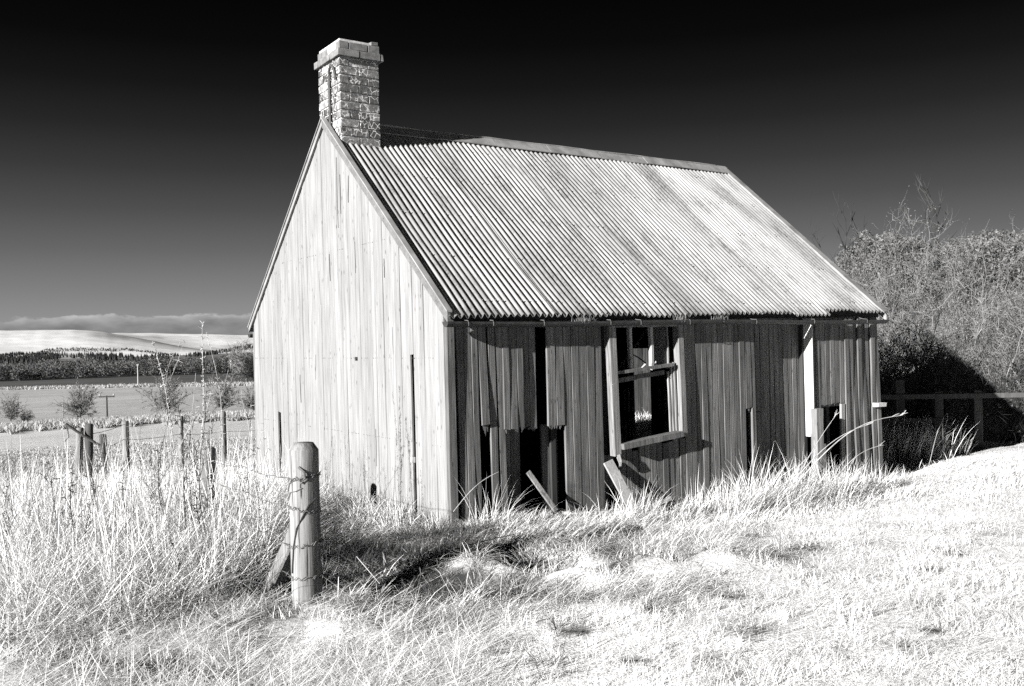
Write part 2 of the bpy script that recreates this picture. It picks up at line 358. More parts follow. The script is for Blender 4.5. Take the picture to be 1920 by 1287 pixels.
me = gr.data; at = me.attributes.new('tone', 'FLOAT', 'POINT'); at.data.foreach_set('value', land_tone(V[:, 0], V[:, 1]).astype(np.float32))

# ------------------------------------------------------------------ the cottage
HL, HW, HE, HR = 6.675, 5.298, 1.948, 4.215; SL = (HR-HE)/(HW/2)
house = empty('derelict_cottage', (HX, HY, 0), math.pi/2-YAW)
tag(house, 'derelict timber cottage with corrugated iron roof and a tall brick chimney', 'cottage')
def roof_z(y): return HE+SL*min(y, HW-y)
def plank(mb, u0, u1, z0, z1, yf=0, th=.022, dx=0, dy=0, top=None, rnd=None, ch=.005, warp=.004, gap=.0018, axis='x', n=5, mi=0):
    """a board standing on edge: u runs along the wall, yf is its outer face, dx/dy shift its foot"""
    u0 += gap; u1 -= gap; top = top or (lambda u: z1); rnd = random.random() if rnd is None else rnd
    ph = random.uniform(0, 6); vs = []; fs = []; bs = random.uniform(-.022, .022)
    sec = [(u0, yf+th), (u0, yf+ch), (u0+ch, yf), (u1-ch, yf), (u1, yf+ch), (u1, yf+th)]
    for k in range(n+1):
        t = k/n
        for (u, y) in sec:
            zt = top(u); z = z0+(zt-z0)*t
            s = 1-t; wv = warp*math.sin(ph+t*4)
            uu = u+dx*s; yy = y+dy*s+wv
            if k == 0: z += bs*(u-u0)/(u1-u0)+random.uniform(-.004, .004)
            vs.append((uu, yy, z) if axis == 'x' else (yy, uu, z))
    for k in range(n):
        for j in range(6):
            a, b = k*6+j, k*6+(j+1) % 6
            fs.append((a, b, b+6, a+6) if axis == 'x' else (b, a, a+6, b+6))
    e = [n*6+j for j in range(6)]; fs.append(e if axis == 'x' else e[::-1]); e = list(range(6)); fs.append(e[::-1] if axis == 'x' else e)
    mb.add(vs, fs, rnd, mi)
def boards(mb, u0, u1, z0, z1, w=.093, **k):
    n = max(1, round((u1-u0)/w)); e = [u0+(u1-u0)*i/n+(random.uniform(-.006, .006) if 0 < i < n else 0) for i in range(n+1)]
    jz = k.pop('jz', 0); jy = k.pop('jy', .0035); yf = k.pop('yf', 0)
    for i in range(n):
        kk = dict(k); z0_ = z0+random.uniform(-jz, jz)
        plank(mb, e[i], e[i+1], z0_, z1, yf=yf+random.uniform(-jy, jy), **kk)

# near gable (plane x=0, outer face towards -x): boards along y
mb = MB(); y = .02; k = 0
slots = [(.625, .695, 1.5), (4.34, 4.43, .74)]
while y < HW-.01:
    w = min(random.uniform(.078, .112), HW-y); y1 = y+w
    for s0, s1, zt in slots:                     # two slots where a board has gone
        if y < s0 < y1: y1 = s0
        if abs(y-s0) < 1e-6: y1 = s1
    if HW-y1 < .04: y1 = HW
    z0 = -.6
    for s0, s1, zt in slots:
        if abs(y-s0) < 1e-6: z0 = zt
    slip = -.03-.5*SL*(random.random() < .0)
    top = (lambda u: roof_z(u)-.02)
    yfo = random.uniform(-.003, .003)
    gap = .0012+.001*random.random()
    if any(abs(y-q) < .05 for q in (2.35, 2.28, 2.62)): gap = .0025
    if y < 2.0 < y1:                             # the little square hole
        plank(mb, y, y1, z0, 1.43, -.02+yfo, gap=gap, axis='y', warp=.003); plank(mb, y, y1, 1.475, 9, -.02+yfo, top=top, gap=gap, axis='y', warp=.003)
    elif y < HW/2 < y1:
        plank(mb, y, HW/2, z0, 9, -.02+yfo, top=top, gap=gap, axis='y', rnd=.5); plank(mb, HW/2, y1, z0, 9, -.02+yfo, top=top, gap=.001, axis='y', rnd=.5)
    else:
        plank(mb, y, y1, z0, 9, -.02+yfo, top=top, gap=gap, axis='y', warp=.003)
    for zn in (1.46, .62, 2.7):
        if random.random() < .75 and zn < roof_z(y)-.15:
            for yn in (y+.02, y1-.02): mb.box(-.0215+yfo, -.0185+yfo, yn-.003, yn+.003, zn-.004+random.uniform(-.006, .006), zn+.004, 0, 1)
    y = y1
mb.box(-.0225, .0, HW+.004, HW+.03, -.6, HE-.12, .5)
for yc, z0, z1, w in ((2.33, 2.95, 3.76, .010), (2.25, 3.1, 3.55, .007), (2.60, 2.36, 2.68, .016), (2.05, 3.2, 3.5, .006), (1.05, 1.5, 1.78, .007), (.42, 2.05, 2.3, .010), (3.1, 1.2, 1.5, .005), (3.6, .9, 1.25, .005), (1.5, .3, .7, .005), (1.9, 2.4, 2.75, .005), (2.9, 2.1, 2.5, .005), (1.2, 2.3, 2.5, .006)):
    zs = np.linspace(z0, z1, 7); ys = yc+np.cumsum(rng.normal(0, .004, 7)); ws = w*np.sin(np.linspace(.15, 2.9, 7))/2
    V_ = []; 
    for a_, b_, c_ in zip(ys, zs, ws): V_ += [(-.0265, a_-c_, b_), (-.0265, a_+c_, b_), (-.018, a_-c_, b_), (-.018, a_+c_, b_)]
    F_ = []
    for i_ in range(6): o_ = i_*4; F_ += [(o_, o_+4, o_+5, o_+1), (o_, o_+2, o_+6, o_+4), (o_+1, o_+5, o_+7, o_+3)]
    mb.add(V_, F_, 0, 1)
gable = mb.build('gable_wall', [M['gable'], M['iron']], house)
mb = MB(); 
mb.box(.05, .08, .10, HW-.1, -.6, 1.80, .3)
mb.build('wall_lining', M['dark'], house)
mb = MB(); mb.box(-.05, -.02, .64, .69, .42, .47, .8, jit=.006); mb.build('batten_stub', M['endwood'], house)

# front wall (plane y=0, outer face towards -y)
mb = MB(); ZB, ZT = -.75, 1.88
plank(mb, -.015, .075, ZB, ZT, -.03, .05, rnd=.35)                           # corner board
boards(mb, .10, .27, ZB, ZT, yf=.0, dy=-.02, dx=.02)
plank(mb, .27, .345, ZB, ZT, -.002, dx=.01, dy=-.01)
plank(mb, .345, .44, .80, ZT, -.002, dx=.022, dy=-.012, rnd=.3)                       # snapped board
plank(mb, .46, .545, ZB, ZT, .004, dx=.03, dy=.005); plank(mb, .55, .63, ZB, ZT, .004, dx=.05, dy=.005)
boards(mb, .63, .88, .745, ZT, jz=.004); boards(mb, .88, 1.055, .735, ZT, yf=.03, jz=.003)
boards(mb, .63, .88, ZB, .75, yf=.10, w=.12)                                 # inner boards in the torn-off patch
boards(mb, 1.16, 1.375, .735, ZT, jz=.004, yf=-.012); boards(mb, 1.375, 1.885, ZB, ZT, yf=-.008)
boards(mb, 1.17, 1.375, ZB, .74, yf=.13, w=.1)
boards(mb, 1.90, 2.08, .02, .36, yf=.07, w=.09); 
for u in np.arange(2.12, 3.06, .088): plank(mb, u, u+.088, ZB, random.uniform(.37, .42)+.05*(u-2.1), random.uniform(.008, .02), dx=random.uniform(.0, .03))
boards(mb, 3.09, 4.09, ZB, ZT); boards(mb, 4.09, 4.20, .73, ZT)
boards(mb, 4.20, 4.272, ZB, ZT, gap=.001)
plank(mb, 4.195, 4.225, ZB, .73, .0, .06, rnd=.9)
boards(mb, 5.315, 5.49, ZB, ZT); boards(mb, 5.49, 5.985, .69, ZT, jz=.004)
u = 5.985
for q in range(8):
    w = .092; plank(mb, u, u+w-.004, ZB, ZT, random.uniform(-.012, .006), dx=.018*q*random.uniform(.2, .6), dy=random.uniform(-.03, .01), warp=.012); u += w-.002
plank(mb, 4.25, 5.34, 1.80, ZT, .0, rnd=.3, ch=.002, warp=0)
def splinters(mb, u0, u1, z, y, n, L=.07):
    for i in range(n):
        u = random.uniform(u0, u1); w = random.uniform(.006, .02); l = random.uniform(.015, L); s_ = random.uniform(-.01, .01)
        mb.add([(u-w, y+.003, z+.004), (u+w, y+.003, z+.004), (u+w, y+.017, z+.004), (u-w, y+.017, z+.004), (u+s_, y+.008, z-l), (u+s_+.003, y+.012, z-l*.9)], [(0, 1, 4), (1, 2, 5, 4), (2, 3, 5), (3, 0, 4, 5), (3, 2, 1, 0)])
splinters(mb, .37, .45, .80, .0, 7, .12); splinters(mb, .65, .87, .74, .0, 9, .05); splinters(mb, .90, 1.04, .73, .03, 6, .06); splinters(mb, 1.17, 1.36, .735, -.012, 7, .05); splinters(mb, 5.5, 5.97, .69, .0, 8, .03); splinters(mb, 4.1, 4.19, .73, 0, 3, .04)
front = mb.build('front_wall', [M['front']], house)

# hollow behind the front boards
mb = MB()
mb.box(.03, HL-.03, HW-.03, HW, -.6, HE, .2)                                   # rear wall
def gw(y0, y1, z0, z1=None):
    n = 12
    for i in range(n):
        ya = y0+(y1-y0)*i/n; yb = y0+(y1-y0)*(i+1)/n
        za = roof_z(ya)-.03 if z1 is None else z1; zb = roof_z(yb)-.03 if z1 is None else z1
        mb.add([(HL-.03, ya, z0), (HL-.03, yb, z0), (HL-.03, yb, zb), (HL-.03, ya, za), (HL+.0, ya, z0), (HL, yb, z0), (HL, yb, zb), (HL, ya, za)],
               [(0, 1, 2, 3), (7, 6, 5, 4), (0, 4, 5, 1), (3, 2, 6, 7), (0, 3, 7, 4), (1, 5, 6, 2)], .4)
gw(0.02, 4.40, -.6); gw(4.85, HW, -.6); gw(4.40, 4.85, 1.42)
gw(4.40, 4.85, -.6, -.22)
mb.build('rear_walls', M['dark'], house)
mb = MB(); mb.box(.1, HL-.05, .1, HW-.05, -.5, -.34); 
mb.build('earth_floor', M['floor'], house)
mb = MB()                                                                     # studs and a partition seen through the holes
for u in (1.30, 2.0, 3.05, 4.3, 5.3, 5.75): mb.box(u-.03, u+.03, .10, .16, -.5, HE-.1, .5)
for u in (1.5, 3.2, 5.0): mb.box(u-.03, u+.03, .1, HW-.1, HE-.12, HE-.02, .5)
mb.build('frame_studs', M['dark'], house)

# broken doorway
dr = empty('door'); dr.parent = house
mb = MB()
boards(mb, 4.275, 4.62, ZB, 1.9, yf=.15, jy=.002, w=.085); plank(mb, 4.62, 4.71, ZB, 1.9, .15, dx=-.035); boards(mb, 4.71, 5.305, ZB, 1.9, yf=.15, jy=.002, w=.085)
mb.build('door_boards', M['front'], dr)
mb = MB(); mb.box(4.268, 4.276, .024, .15, -.6, 1.8, .3); mb.build('door_jamb', M['front'], dr)
mb = MB(); mb.box(5.305, 5.316, -.03, .15, .3, 1.82, .6); mb.build('door_jamb', M['jamb'], dr)
mb = MB(); mb.tube([(4.40, .145, .66), (4.40, .10, .66), (4.45, .095, .665)], .011, 6); mb.build('door_latch', M['iron'], dr)
mb = MB(); mb.box(5.225, 5.345, -.13, -.04, -.7, .66, .5, jit=.01); mb.build('post_stub', M['post'], house)
# broken hatch at the right
hb = empty('hatch_opening'); hb.parent = house
mb = MB(); boards(mb, 5.50, 5.585, ZB, .66, yf=.05, w=.085); mb.build('hatch_lining', M['front'], hb)
mb = MB(); plank(mb, 5.885, 5.965, ZB, .68, -.01, .03, dx=-.03); mb.build('hatch_board', M['endwood'], hb)
mb = MB(); mb.box(5.48, 6.0, .025, .06, .655, .70, .1); mb.build('hatch_lintel', M['front'], hb)
mb = MB(); mb.box(6.55, 6.73, -.10, .0, .60, .655, .7, jit=.006); mb.build('rail_stub', M['jamb'], house)

# window
wn = empty('window'); wn.parent = house
mb = MB(); plank(mb, 1.945, 2.045, .36, 1.80, -.055, .09, dx=.04, dy=-.01, rnd=.8, n=6); mb.tube([(2.04, -.05, .37), (2.05, -.07, .30), (2.06, -.06, .25)], [.03, .024, .01], 5)
plank(mb, 2.965, 3.05, .50, 1.80, -.05, .09, dx=.02, rnd=.7); mb.box(1.95, 3.05, -.035, .03, 1.72, 1.80, .3)
for q in range(3): plank(mb, 2.86+.032*q, 2.887+.032*q, .50, 1.22+.05*q, .03-.015*q, .02, dx=.03, rnd=.8, ch=.002)
plank(mb, 2.86, 2.885, 1.26, 1.72, .02, .05, rnd=.9)
mb.build('window_frame', M['post'], wn)
mb = MB(); mb.beam((2.04, .0, 1.235), (2.90, .0, 1.295), .07, .035, rnd=.6); mb.build('transom', M['front'], wn)
mb = MB(); mb.beam((2.06, .02, 1.145), (2.80, .03, 1.215), .03, .05, rnd=.3); mb.build('sash_rail', M['front'], wn)
for u in (2.31, 2.615):
    mb = MB(); plank(mb, u-.022, u+.022, 1.26, 1.73, .0, .045, rnd=.9, ch=.006); mb.build('mullion', M['endwood'], wn)
mb = MB(); mb.beam((2.07, -.05, .455), (2.95, -.05, .525), .13, .06, rnd=.4); mb.box(2.90, 3.0, -.05, .02, .49, .53, .2, jit=.01); mb.build('window_sill', M['front'], wn)
mb = MB(); mb.add([(2.64, .035, 1.29), (2.86, .035, 1.30), (2.86, .035, 1.72), (2.64, .035, 1.72), (2.64, .04, 1.29), (2.86, .04, 1.30), (2.86, .04, 1.72), (2.64, .04, 1.72)],
   [(0, 1, 2, 3), (7, 6, 5, 4), (0, 4, 5, 1), (2, 6, 7, 3), (0, 3, 7, 4), (1, 5, 6, 2)]); mb.build('pane', M['glass'], wn)
mb = MB(); mb.tube([(2.62, .03, 1.30), (2.66, .02, 1.33), (2.70, .03, 1.29)], [.02, .028, .012], 5); mb.tube([(2.42, -.01, 1.262), (2.47, -.03, 1.31), (2.53, -.01, 1.268), (2.56, -.05, 1.25)], [.006, .014, .01, .004], 5); mb.build('putty', M['rubble'], wn)

# corrugated roof: real corrugations, laid as overlapping sheets
PIT = .0762; NS = 10
def roof_side(name, front):
    V = []; Q = []; rn = []; n = 0
    x = -.035; sheet = 0; xe = HL+.06
    while x < xe-.02:
        w = 8*PIT; x1 = min(x+w+PIT, xe); nx = int(round((x1-x)/PIT*NS))
        drop = random.uniform(-.022, .022); lift = .004*(sheet % 2); skew = random.uniform(-.02, .02)
        if sheet in (9, 10): drop += .03
        rows = np.concatenate([np.linspace(-.125+drop, HW/2+.02, 22)])
        seam = 0
        base = n
        for iy, yv in enumerate(rows):
            for ix in range(nx+1):
                xx = x+(x1-x)*ix/nx
                # the crest jitters where a sheet is dented
                c = math.cos(2*math.pi*(xx+.02)/PIT)
                amp = .0180*(1+.25*math.sin(xx*7.1+yv*3.3)); amp *= 1-.35*max(0, math.sin(xx*1.7+2+yv*.9))**8
                z = HE+SL*yv+.012+lift+amp*c - .028*math.sin(math.pi*min(1, max(0, (yv+.2)/2.9)))*math.sin(math.pi*xx/HL) + .006*math.sin(xx*2.3+yv*4)
                if iy == 0: z += random.uniform(-.004, .004)
                V.append((xx+skew*(1-iy/21), yv if front else HW-yv, z)); n += 1
        for iy in range(len(rows)-1):
            for ix in range(nx):
                q = (base+iy*(nx+1)+ix, base+iy*(nx+1)+ix+1, base+(iy+1)*(nx+1)+ix+1, base+(iy+1)*(nx+1)+ix)
                Q.append(q if front else q[::-1]); rn.append(((sheet*.618) % 1))
        x += w; sheet += 1
    o = np_mesh(name, V, Q, None, rn, [M['roof']], True, house); s = o.modifiers.new('sheet', 'SOLIDIFY'); s.thickness = .0018; s.offset = 1
    return o
rf = roof_side('roof', True)
rb = roof_side('roof', False)
mb = MB()
for yv in (.03, .62, 1.22, 1.82, 2.38):
    for i in range(86):
        if i % 3 and random.random() < .8: continue
        x = -.02+PIT*(i+.0); x = round((x+.02)/PIT)*PIT-.02
        if x < 0 or x > HL: continue
        z = HE+SL*yv+.012+.016-.028*math.sin(math.pi*min(1, max(0, (yv+.2)/2.9)))*math.sin(math.pi*x/HL)+.006*math.sin(x*2.3+yv*4); n_ = np.array([0, -.65, .76]); p = np.array([x, yv+random.uniform(-.01, .01), z])
        mb.tube([p-n_*.004, p+n_*.007, p+n_*.013], [.009, .008, .003], 5)
o = mb.build('roof_nails', M['iron'], rf); o['kind'] = 'stuff'
# bargeboards and verge capping
mb = MB()
def rake(mb, x0, x1, off0, off1, ya, yb, rnd=.5, mi=0, sides=(0, 1)):
    """strip following the roof slope between distances ya..yb from the eaves, off = height above the roof plane"""
    for s in sides:
        pts = []
        for yv in (ya, yb):
            yy = yv if s == 0 else HW-yv; z = HE+SL*yv
            pts += [(x0, yy, z+off0), (x1, yy, z+off0), (x1, yy, z+off1), (x0, yy, z+off1)]
        mb.add(pts, [(3, 2, 1, 0), (4, 5, 6, 7), (0, 1, 5, 4), (1, 2, 6, 5), (2, 3, 7, 6), (3, 0, 4, 7)], rnd, mi)
rake(mb, -.058, -.026, -.050, .050, -.13, HW/2-.001, sides=(0,)); mb.build('bargeboard', M['trim'], house)
mb = MB(); rake(mb, -.050, -.026, -.012, .050, -.13, HW/2-.001, sides=(1,)); mb.build('bargeboard', M['lead'], house)
mb = MB(); rake(mb, -.066, -.008, .052, .070, -.135, HW/2+.0, .6); mb.build('verge_cap', M['lead'], house)
mb = MB(); rake(mb, HL-.02, HL+.095, .030, .044, -.13, HW/2+.01, .6); rake(mb, HL+.065, HL+.093, -.10, .028, -.125, HW/2, .4); mb.build('bargeboard', M['lead'], house)
mb = MB()                                                                     # ridge flashing
for s in (0, 1):
    for i in range(7):
        xa = .56+(HL-.50)*i/7; xb = .56+(HL-.50)*(i+1)/7
        ya, yb = HW/2-.125, HW/2
        z = lambda yv, o: HE+SL*yv+o
        if s: ya, yb = HW-ya, HW-yb
        f_ = lambda yy, o: HE+SL*min(yy, HW-yy)+o
        l = .004*(i % 2)+random.uniform(0, .004)
        q = [(xa, ya, f_(ya, .045+l)), (xb, ya, f_(ya, .045+l)), (xb, yb, f_(yb, .062+l)), (xa, yb, f_(yb, .062+l))]
        q2 = [(p[0], p[1], p[2]-.012) for p in q]; mb.add(q+q2, [(0, 1, 2, 3), (7, 6, 5, 4), (0, 4, 5, 1), (1, 5, 6, 2), (2, 6, 7, 3), (3, 7, 4, 0)], .5)
mb.tube([(.56+.35*i, HW/2, HR+.055+.004*math.sin(i*1.7)) for i in range(18)], .017, 8)
rc = mb.build('ridge_cap', M['lead'], house)
# fascia, gutter and brackets
mb = MB(); mb.box(-.02, HL+.03, -.028, -.006, 1.80, 1.93, .2); mb.box(-.02, HL+.03, HW+.006, HW+.03, 1.78, 1.90, .2); mb.build('fascia', M['dark'], house)
def gutter(yc, z0, z1, x0, x1, r=.052):
    V = []; n = 24; k = 9
    for i in range(n+1):
        t = i/n; x = x0+(x1-x0)*t; zc = z0+(z1-z0)*t-.008*math.sin(math.pi*t*3)
        for rr_ in (r, r-.006):
            for j in range(k):
                a = math.pi*j/(k-1); V.append((x, yc-rr_*math.cos(a), zc-rr_*math.sin(a)))
    F = []
    for i in range(n):
        o = i*2*k; p = o+2*k
        for j in range(k-1): F.append((o+j, o+j+1, p+j+1, p+j)); F.append((o+k+j, p+k+j, p+k+j+1, o+k+j+1))
        F += [(o, p, p+k, o+k), (o+k-1, o+2*k-1, p+2*k-1, p+k-1)]
    mb.add(V, F, .5)
    for xq, o in ((x0, 0), (x1, n*2*k)):
        mb.add([V[o+j] for j in range(k)], [tuple(range(k))], .9)
mb = MB(); gutter(-.115, 1.80, 1.762, -.075, HL+.06); gt = mb.build('gutter', M['gutter'], house, smooth=False)
for u in (.14, .42, 1.02, 1.88, 2.3, 3.03, 4.12, 5.18, 6.25):
    mb = MB(); zc = 1.80-.038*u/HL; mb.tube([(u, -.05, zc+.03), (u, -.10, zc+.012), (u, -.171, zc+.006), (u+.004, -.172, zc-.02), (u+.012, -.160, zc-.042)], .0042, 5); mb.build('gutter_bracket', M['wire'], gt)
mb = MB(); gutter(HW+.115, 1.80, 1.76, -.05, HL+.05); mb.build('gutter', M['gutter'], house)

# brick chimney
ch = empty('chimney'); ch.parent = house
X0, X1, Y0, Y1 = .02, .515, 2.28, 2.885
def course(mb, x0, x1, y0, y1, z0, h, k, mj=.006, blen=.236, dep=.11, miss=()):
    hd = blen/2
    def row(a, b, off):
        e = [a]; q = a+(hd if off else blen)
        while q < b-.03: e.append(q); q += blen
        e.append(b); return e
    j = lambda: random.uniform(-.003, .003)
    for face in range(4):
        a, b = (x0, x1) if face in (0, 2) else (y0+dep, y1-dep)
        e = row(a, b, (k+face) % 2)
        for i in range(len(e)-1):
            if (face, i) in miss: continue
            p, q = e[i]+mj/2*(i > 0), e[i+1]-mj/2*(i < len(e)-2); o = j()
            if face == 0: mb.box(p, q, y0+o, y0+dep, z0+mj, z0+h, jit=.004)
            if face == 2: mb.box(p, q, y1-dep, y1+o, z0+mj, z0+h, jit=.0015)
            if face == 1: mb.box(x0+o, x0+dep, p, q, z0+mj, z0+h, jit=.004)
            if face == 3: mb.box(x1-dep, x1+o, p, q, z0+mj, z0+h, jit=.0015)
mb = MB(); H = .1; z = 3.5; k = 0
while z < 4.86: course(mb, X0, X1, Y0, Y1, z, H, k, .014); z += H; k += 1
mb.build('brickwork', M['brick'], ch, bevel=.004)
mb = MB(); mb.box(X0+.013, X1-.013, Y0+.013, Y1-.013, 3.2, 5.12); mb.build('mortar', M['mortar'], ch)
mb = MB(); course(mb, X0-.035, X1+.045, Y0-.045, Y1+.05, z, .092, 0, .012, .27); course(mb, X0, X1+.01, Y0-.01, Y1+.01, z+.092, .10, 1, .013, .24, .11, ((1, 0),))
mb.box(X1-.10, X1-.01, Y0-.012, Y0+.09, z+.195, z+.235, jit=.006)
mb.build('chimney_cap', M['brickcap'], ch, bevel=.004)
mb = MB(); yy = 2.46
mb.tube([(X0-.022, yy+.07, 3.95), (X0-.022, yy+.07, 4.3), (X0-.022, yy+.07, 4.72), (X0-.026, yy+.055, 4.80), (X0-.03, yy+.0, 4.845), (X0-.028, yy-.07, 4.80), (X0-.026, yy-.10, 4.72), (X0-.022, yy-.105, 4.66)], .015, 6)
mb.build('earth_cable', M['iron'], ch)
mb = MB(); mb.box(X0+.0, X1+.03, Y0-.03, Y1+.03, 3.80, 3.845, .3); mb.box(X0, X1+.02, Y0-.012, Y0-.004, 3.84, 3.9, .3); mb.build('chimney_flashing', M['dark'], ch)

def hpt(u, v, z): p = np.array([HX, HY, 0])+A*u+B*v; return np.array([p[0], p[1], z])
# loose planks and debris leaning on the front
def loose(name, label, cat, pts, w, h, mt, upv=(0, -1, 0)):
    mb = MB(); p, q = [hpt(*e) for e in pts]; mb.beam(p, q, w, h, upv=A*upv[0]+B*upv[1]+np.array([0, 0, upv[2]]), rnd=.7); return tag(mb.build(name, mt, None, bevel=.004), label, cat)
loose('broken_plank', 'short pale plank leaning across the dark hole low in the front boards', 'plank', [(.90, .0, .30), (1.12, -.16, -.10)], .055, .02, M['post'], (0, -1, .2))
loose('loose_board', 'wide pale board leaning against the wall under the broken window', 'board', [(1.92, -.02, .31), (2.06, -.26, -.2)], .13, .022, M['endwood'], (0, -1, .1))
loose('fallen_batten', 'thin batten lying in the grass under the window', 'batten', [(2.15, -.45, -.13), (2.36, -.50, -.07)], .04, .025, M['endwood'])
mb = MB()
for q in range(26):
    p = hpt(random.uniform(.85, 1.5), random.uniform(-.35, -.1), 0); p[2] = gz(p[0], p[1])+random.uniform(.02, .09); s = random.uniform(.015, .06)
    mb.box(p[0]-s, p[0]+s, p[1]-s*.7, p[1]+s*.7, p[2]-s*.5, p[2]+s*.5, jit=s*.35)
tag(mb.build('rubble', M['rubble']), 'broken plaster and stones heaped below the hole in the front wall', 'rubble', kind='stuff')
# plank hoarding seen through the window, beyond the far gable
mb = MB(); hd = empty('plank_hoarding', (0, 0, 0)); tag(hd, 'upright grey plank hoarding glimpsed through the broken window', 'hoarding')
p0 = hpt(9.15, 7.4, 0); hd.location = (p0[0], p0[1], 0); hd.rotation_euler = (0, 0, math.pi/2-YAW)
boards(mb, -.7, .8, -.6, 2.1, w=.12); mb.build('panel', M['front'], hd)
mb = MB(); mb.box(-.72, .82, .03, .07, 1.0, 1.08); mb.build('rail', M['front'], hd)
mb = MB(); mb.tube([hpt(6.5, 4.9, 1.36), hpt(6.5, 4.7, 1.33), hpt(6.5, 4.5, 1.25), hpt(6.5, 4.35, 1.17)], .012, 5); tag(mb.build('hanging_lath', M['jamb']), 'pale curved lath hanging inside, seen through the middle top pane', 'lath')

# ------------------------------------------------------------------ grass
def blades(x, y, h, th0, curl, azm, w, seg=4, z=None, taper=.75):
    """arrays of grass blades: th0 lean from upright at the root, curl added towards the tip, azm the way it leans"""
    n = len(x); z = ground_z(x, y)-.015 if z is None else z
    P = np.stack([x, y, z], -1); d = np.stack([np.cos(azm), np.sin(azm), 0*azm], -1)
    wa = azm+np.pi/2+rng.uniform(-.9, .9, n); wv = np.stack([np.cos(wa), np.sin(wa), 0*wa], -1)
    out = []
    for k in range(seg+1):
        ww = w*(1-taper*(k/seg)**1.5)
        if k < seg: out += [P-wv*ww[:, None]/2, P+wv*ww[:, None]/2]
        else: out += [P]
        t = th0+curl*(k+.5)/seg
        P = P+(h/seg)[:, None]*(np.sin(t)[:, None]*d+np.cos(t)[:, None]*np.array([0, 0, 1.]))
    nv = 2*seg+1; V = np.stack(out, 1).reshape(-1, 3); b = (np.arange(n)*nv)[:, None]
    Q = np.concatenate([b+np.array([[2*k, 2*k+1, 2*k+3, 2*k+2]]) for k in range(seg-1)], 1).reshape(-1, 4)
    T = b+np.array([[2*seg-2, 2*seg-1, 2*seg]])
    r = rng.random(n); rn = np.concatenate([np.repeat(r, seg-1), r])
    return V, Q, T, rn
class Field:
    def __init__(s): s.V = []; s.Q = []; s.T = []; s.rq = []; s.rt = []; s.n = 0
    def add(s, V, Q, T, rn):
        s.V.append(V); s.Q.append(Q+s.n); s.T.append(T+s.n); s.rq.append(rn[:len(Q)]); s.rt.append(rn[len(Q):]); s.n += len(V)
    def build(s, name, mt, label):
        o = np_mesh(name, np.concatenate(s.V), np.concatenate(s.Q), np.concatenate(s.T), np.concatenate(s.rq+s.rt), [mt]); return tag(o, label, 'grass', kind='stuff')
def scatter(n, d0, d1, p=1.0, a0=-29.5, a1=30):
    """ground points in the wedge in front of the camera, thinning out with distance"""
    u = rng.random(n); q = 2-p
    d = (d0**q+(d1**q-d0**q)*u)**(1/q) if abs(q) > 1e-6 else d0*(d1/d0)**u
    a = np.radians(rng.uniform(a0, a1, n)); return d*np.tan(a), d
def outside(x, y, mrg=.0):
    u, v = house_uv(x, y); return ~((u > -.03-mrg) & (u < HL+.03+mrg) & (v > -.03-mrg) & (v < HW+.03+mrg))
def rough(x, y):
    """1 inside the uncut grass on the left, 0 on the turf"""
    e = -1.5-.12*(y-5.5)+.25*fbm(x/.9, y/.9, 61, 2); yl = 4.95+.30*fbm(x/.8, y*0, 62, 2)+1.15*sst(x, -2.3, -1.4)
    return sst(-x, -e-.15, -e+.35)*sst(y, yl-.1, yl+.5)
def hollow(x, y):  # strength of the painted shade spots, roughened by noise
    dk = np.zeros_like(x)
    for hx, hy, ra_, rb_ in SHADE_SPOTS: ca = (x-hx)*.94-(y-hy)*.34; cb = (x-hx)*.34+(y-hy)*.94; dk = np.maximum(dk, np.exp(-((ca/ra_)**2+(cb/rb_)**2)*.8))
    return dk+.18*fbm(x/.12, y/.12, 64, 2)
def wallstrip(x, y):
    u, v = house_uv(x, y); return ((v < .05)*(v > -1.2)*(u > -.2)*(u < HL+.6)), u, -v
flow = lambda x, y: 2.2*fbm(x/1.1, y/1.1, 71, 2)*math.pi
# turf: short bleached grass, combed flat in drifts
F1 = Field()
x, y = scatter(240000, 3.7, 15, 1.1)
k = outside(x, y) & (rough(x, y) < .5) & (hollow(x, y) < .5) & (fbm(x/.5, y/.4, 66, 3)+.25*rng.normal(0, 1, len(x)) > -.32); x, y = x[k], y[k]; n = len(x)
tus = np.clip(fbm(x/.35, y/.35, 77, 2)+.2, 0, 1)
h = rng.uniform(.02, .075, n)*(1+1.3*tus); th = rng.uniform(.5, 1.55, n); cu = rng.uniform(-.1, .6, n)
az_ = flow(x, y)+rng.normal(0, 1.6, n)
F1.add(*blades(x, y, h, th, cu, az_, (.0012+.00028*y)*rng.uniform(.7, 1.3, n), 3))
x, y = scatter(45000, 3.7, 12, 1.15)                                          # upright tufts in the turf
k = outside(x, y) & (rough(x, y) < .5) & (fbm(x/.22, y/.22, 78, 2) > .12); x, y = x[k], y[k]; n = len(x)
F1.add(*blades(x, y, rng.uniform(.05, .13, n), rng.uniform(.0, .6, n), rng.uniform(.1, .9, n), rng.uniform(0, 6.28, n), (.0024+.0004*y), 3))
x, y = scatter(34000, 3.7, 13, 1.2)                                          # long flattened straws, swept about in swirls
k = outside(x, y) & (rough(x, y) < .6) & (hollow(x, y) < .62); x, y = x[k], y[k]; n = len(x)
sw = np.where(fbm(x/1.4, y/1.1, 68, 2) > -.05, 1, .35); k = rng.random(n) < sw; x, y = x[k], y[k]; n = len(x)
F1.add(*blades(x, y, rng.uniform(.10, .30, n), rng.uniform(1.2, 1.6, n), rng.uniform(-.1, .35, n), 3.2*fbm(x/.7, y/.55, 69, 2)*math.pi+rng.normal(0, .45, n), (.0014+.0003*y)*rng.uniform(.8, 1.5, n), 4, z=ground_z(x, y)+rng.uniform(.0, .06, n)))
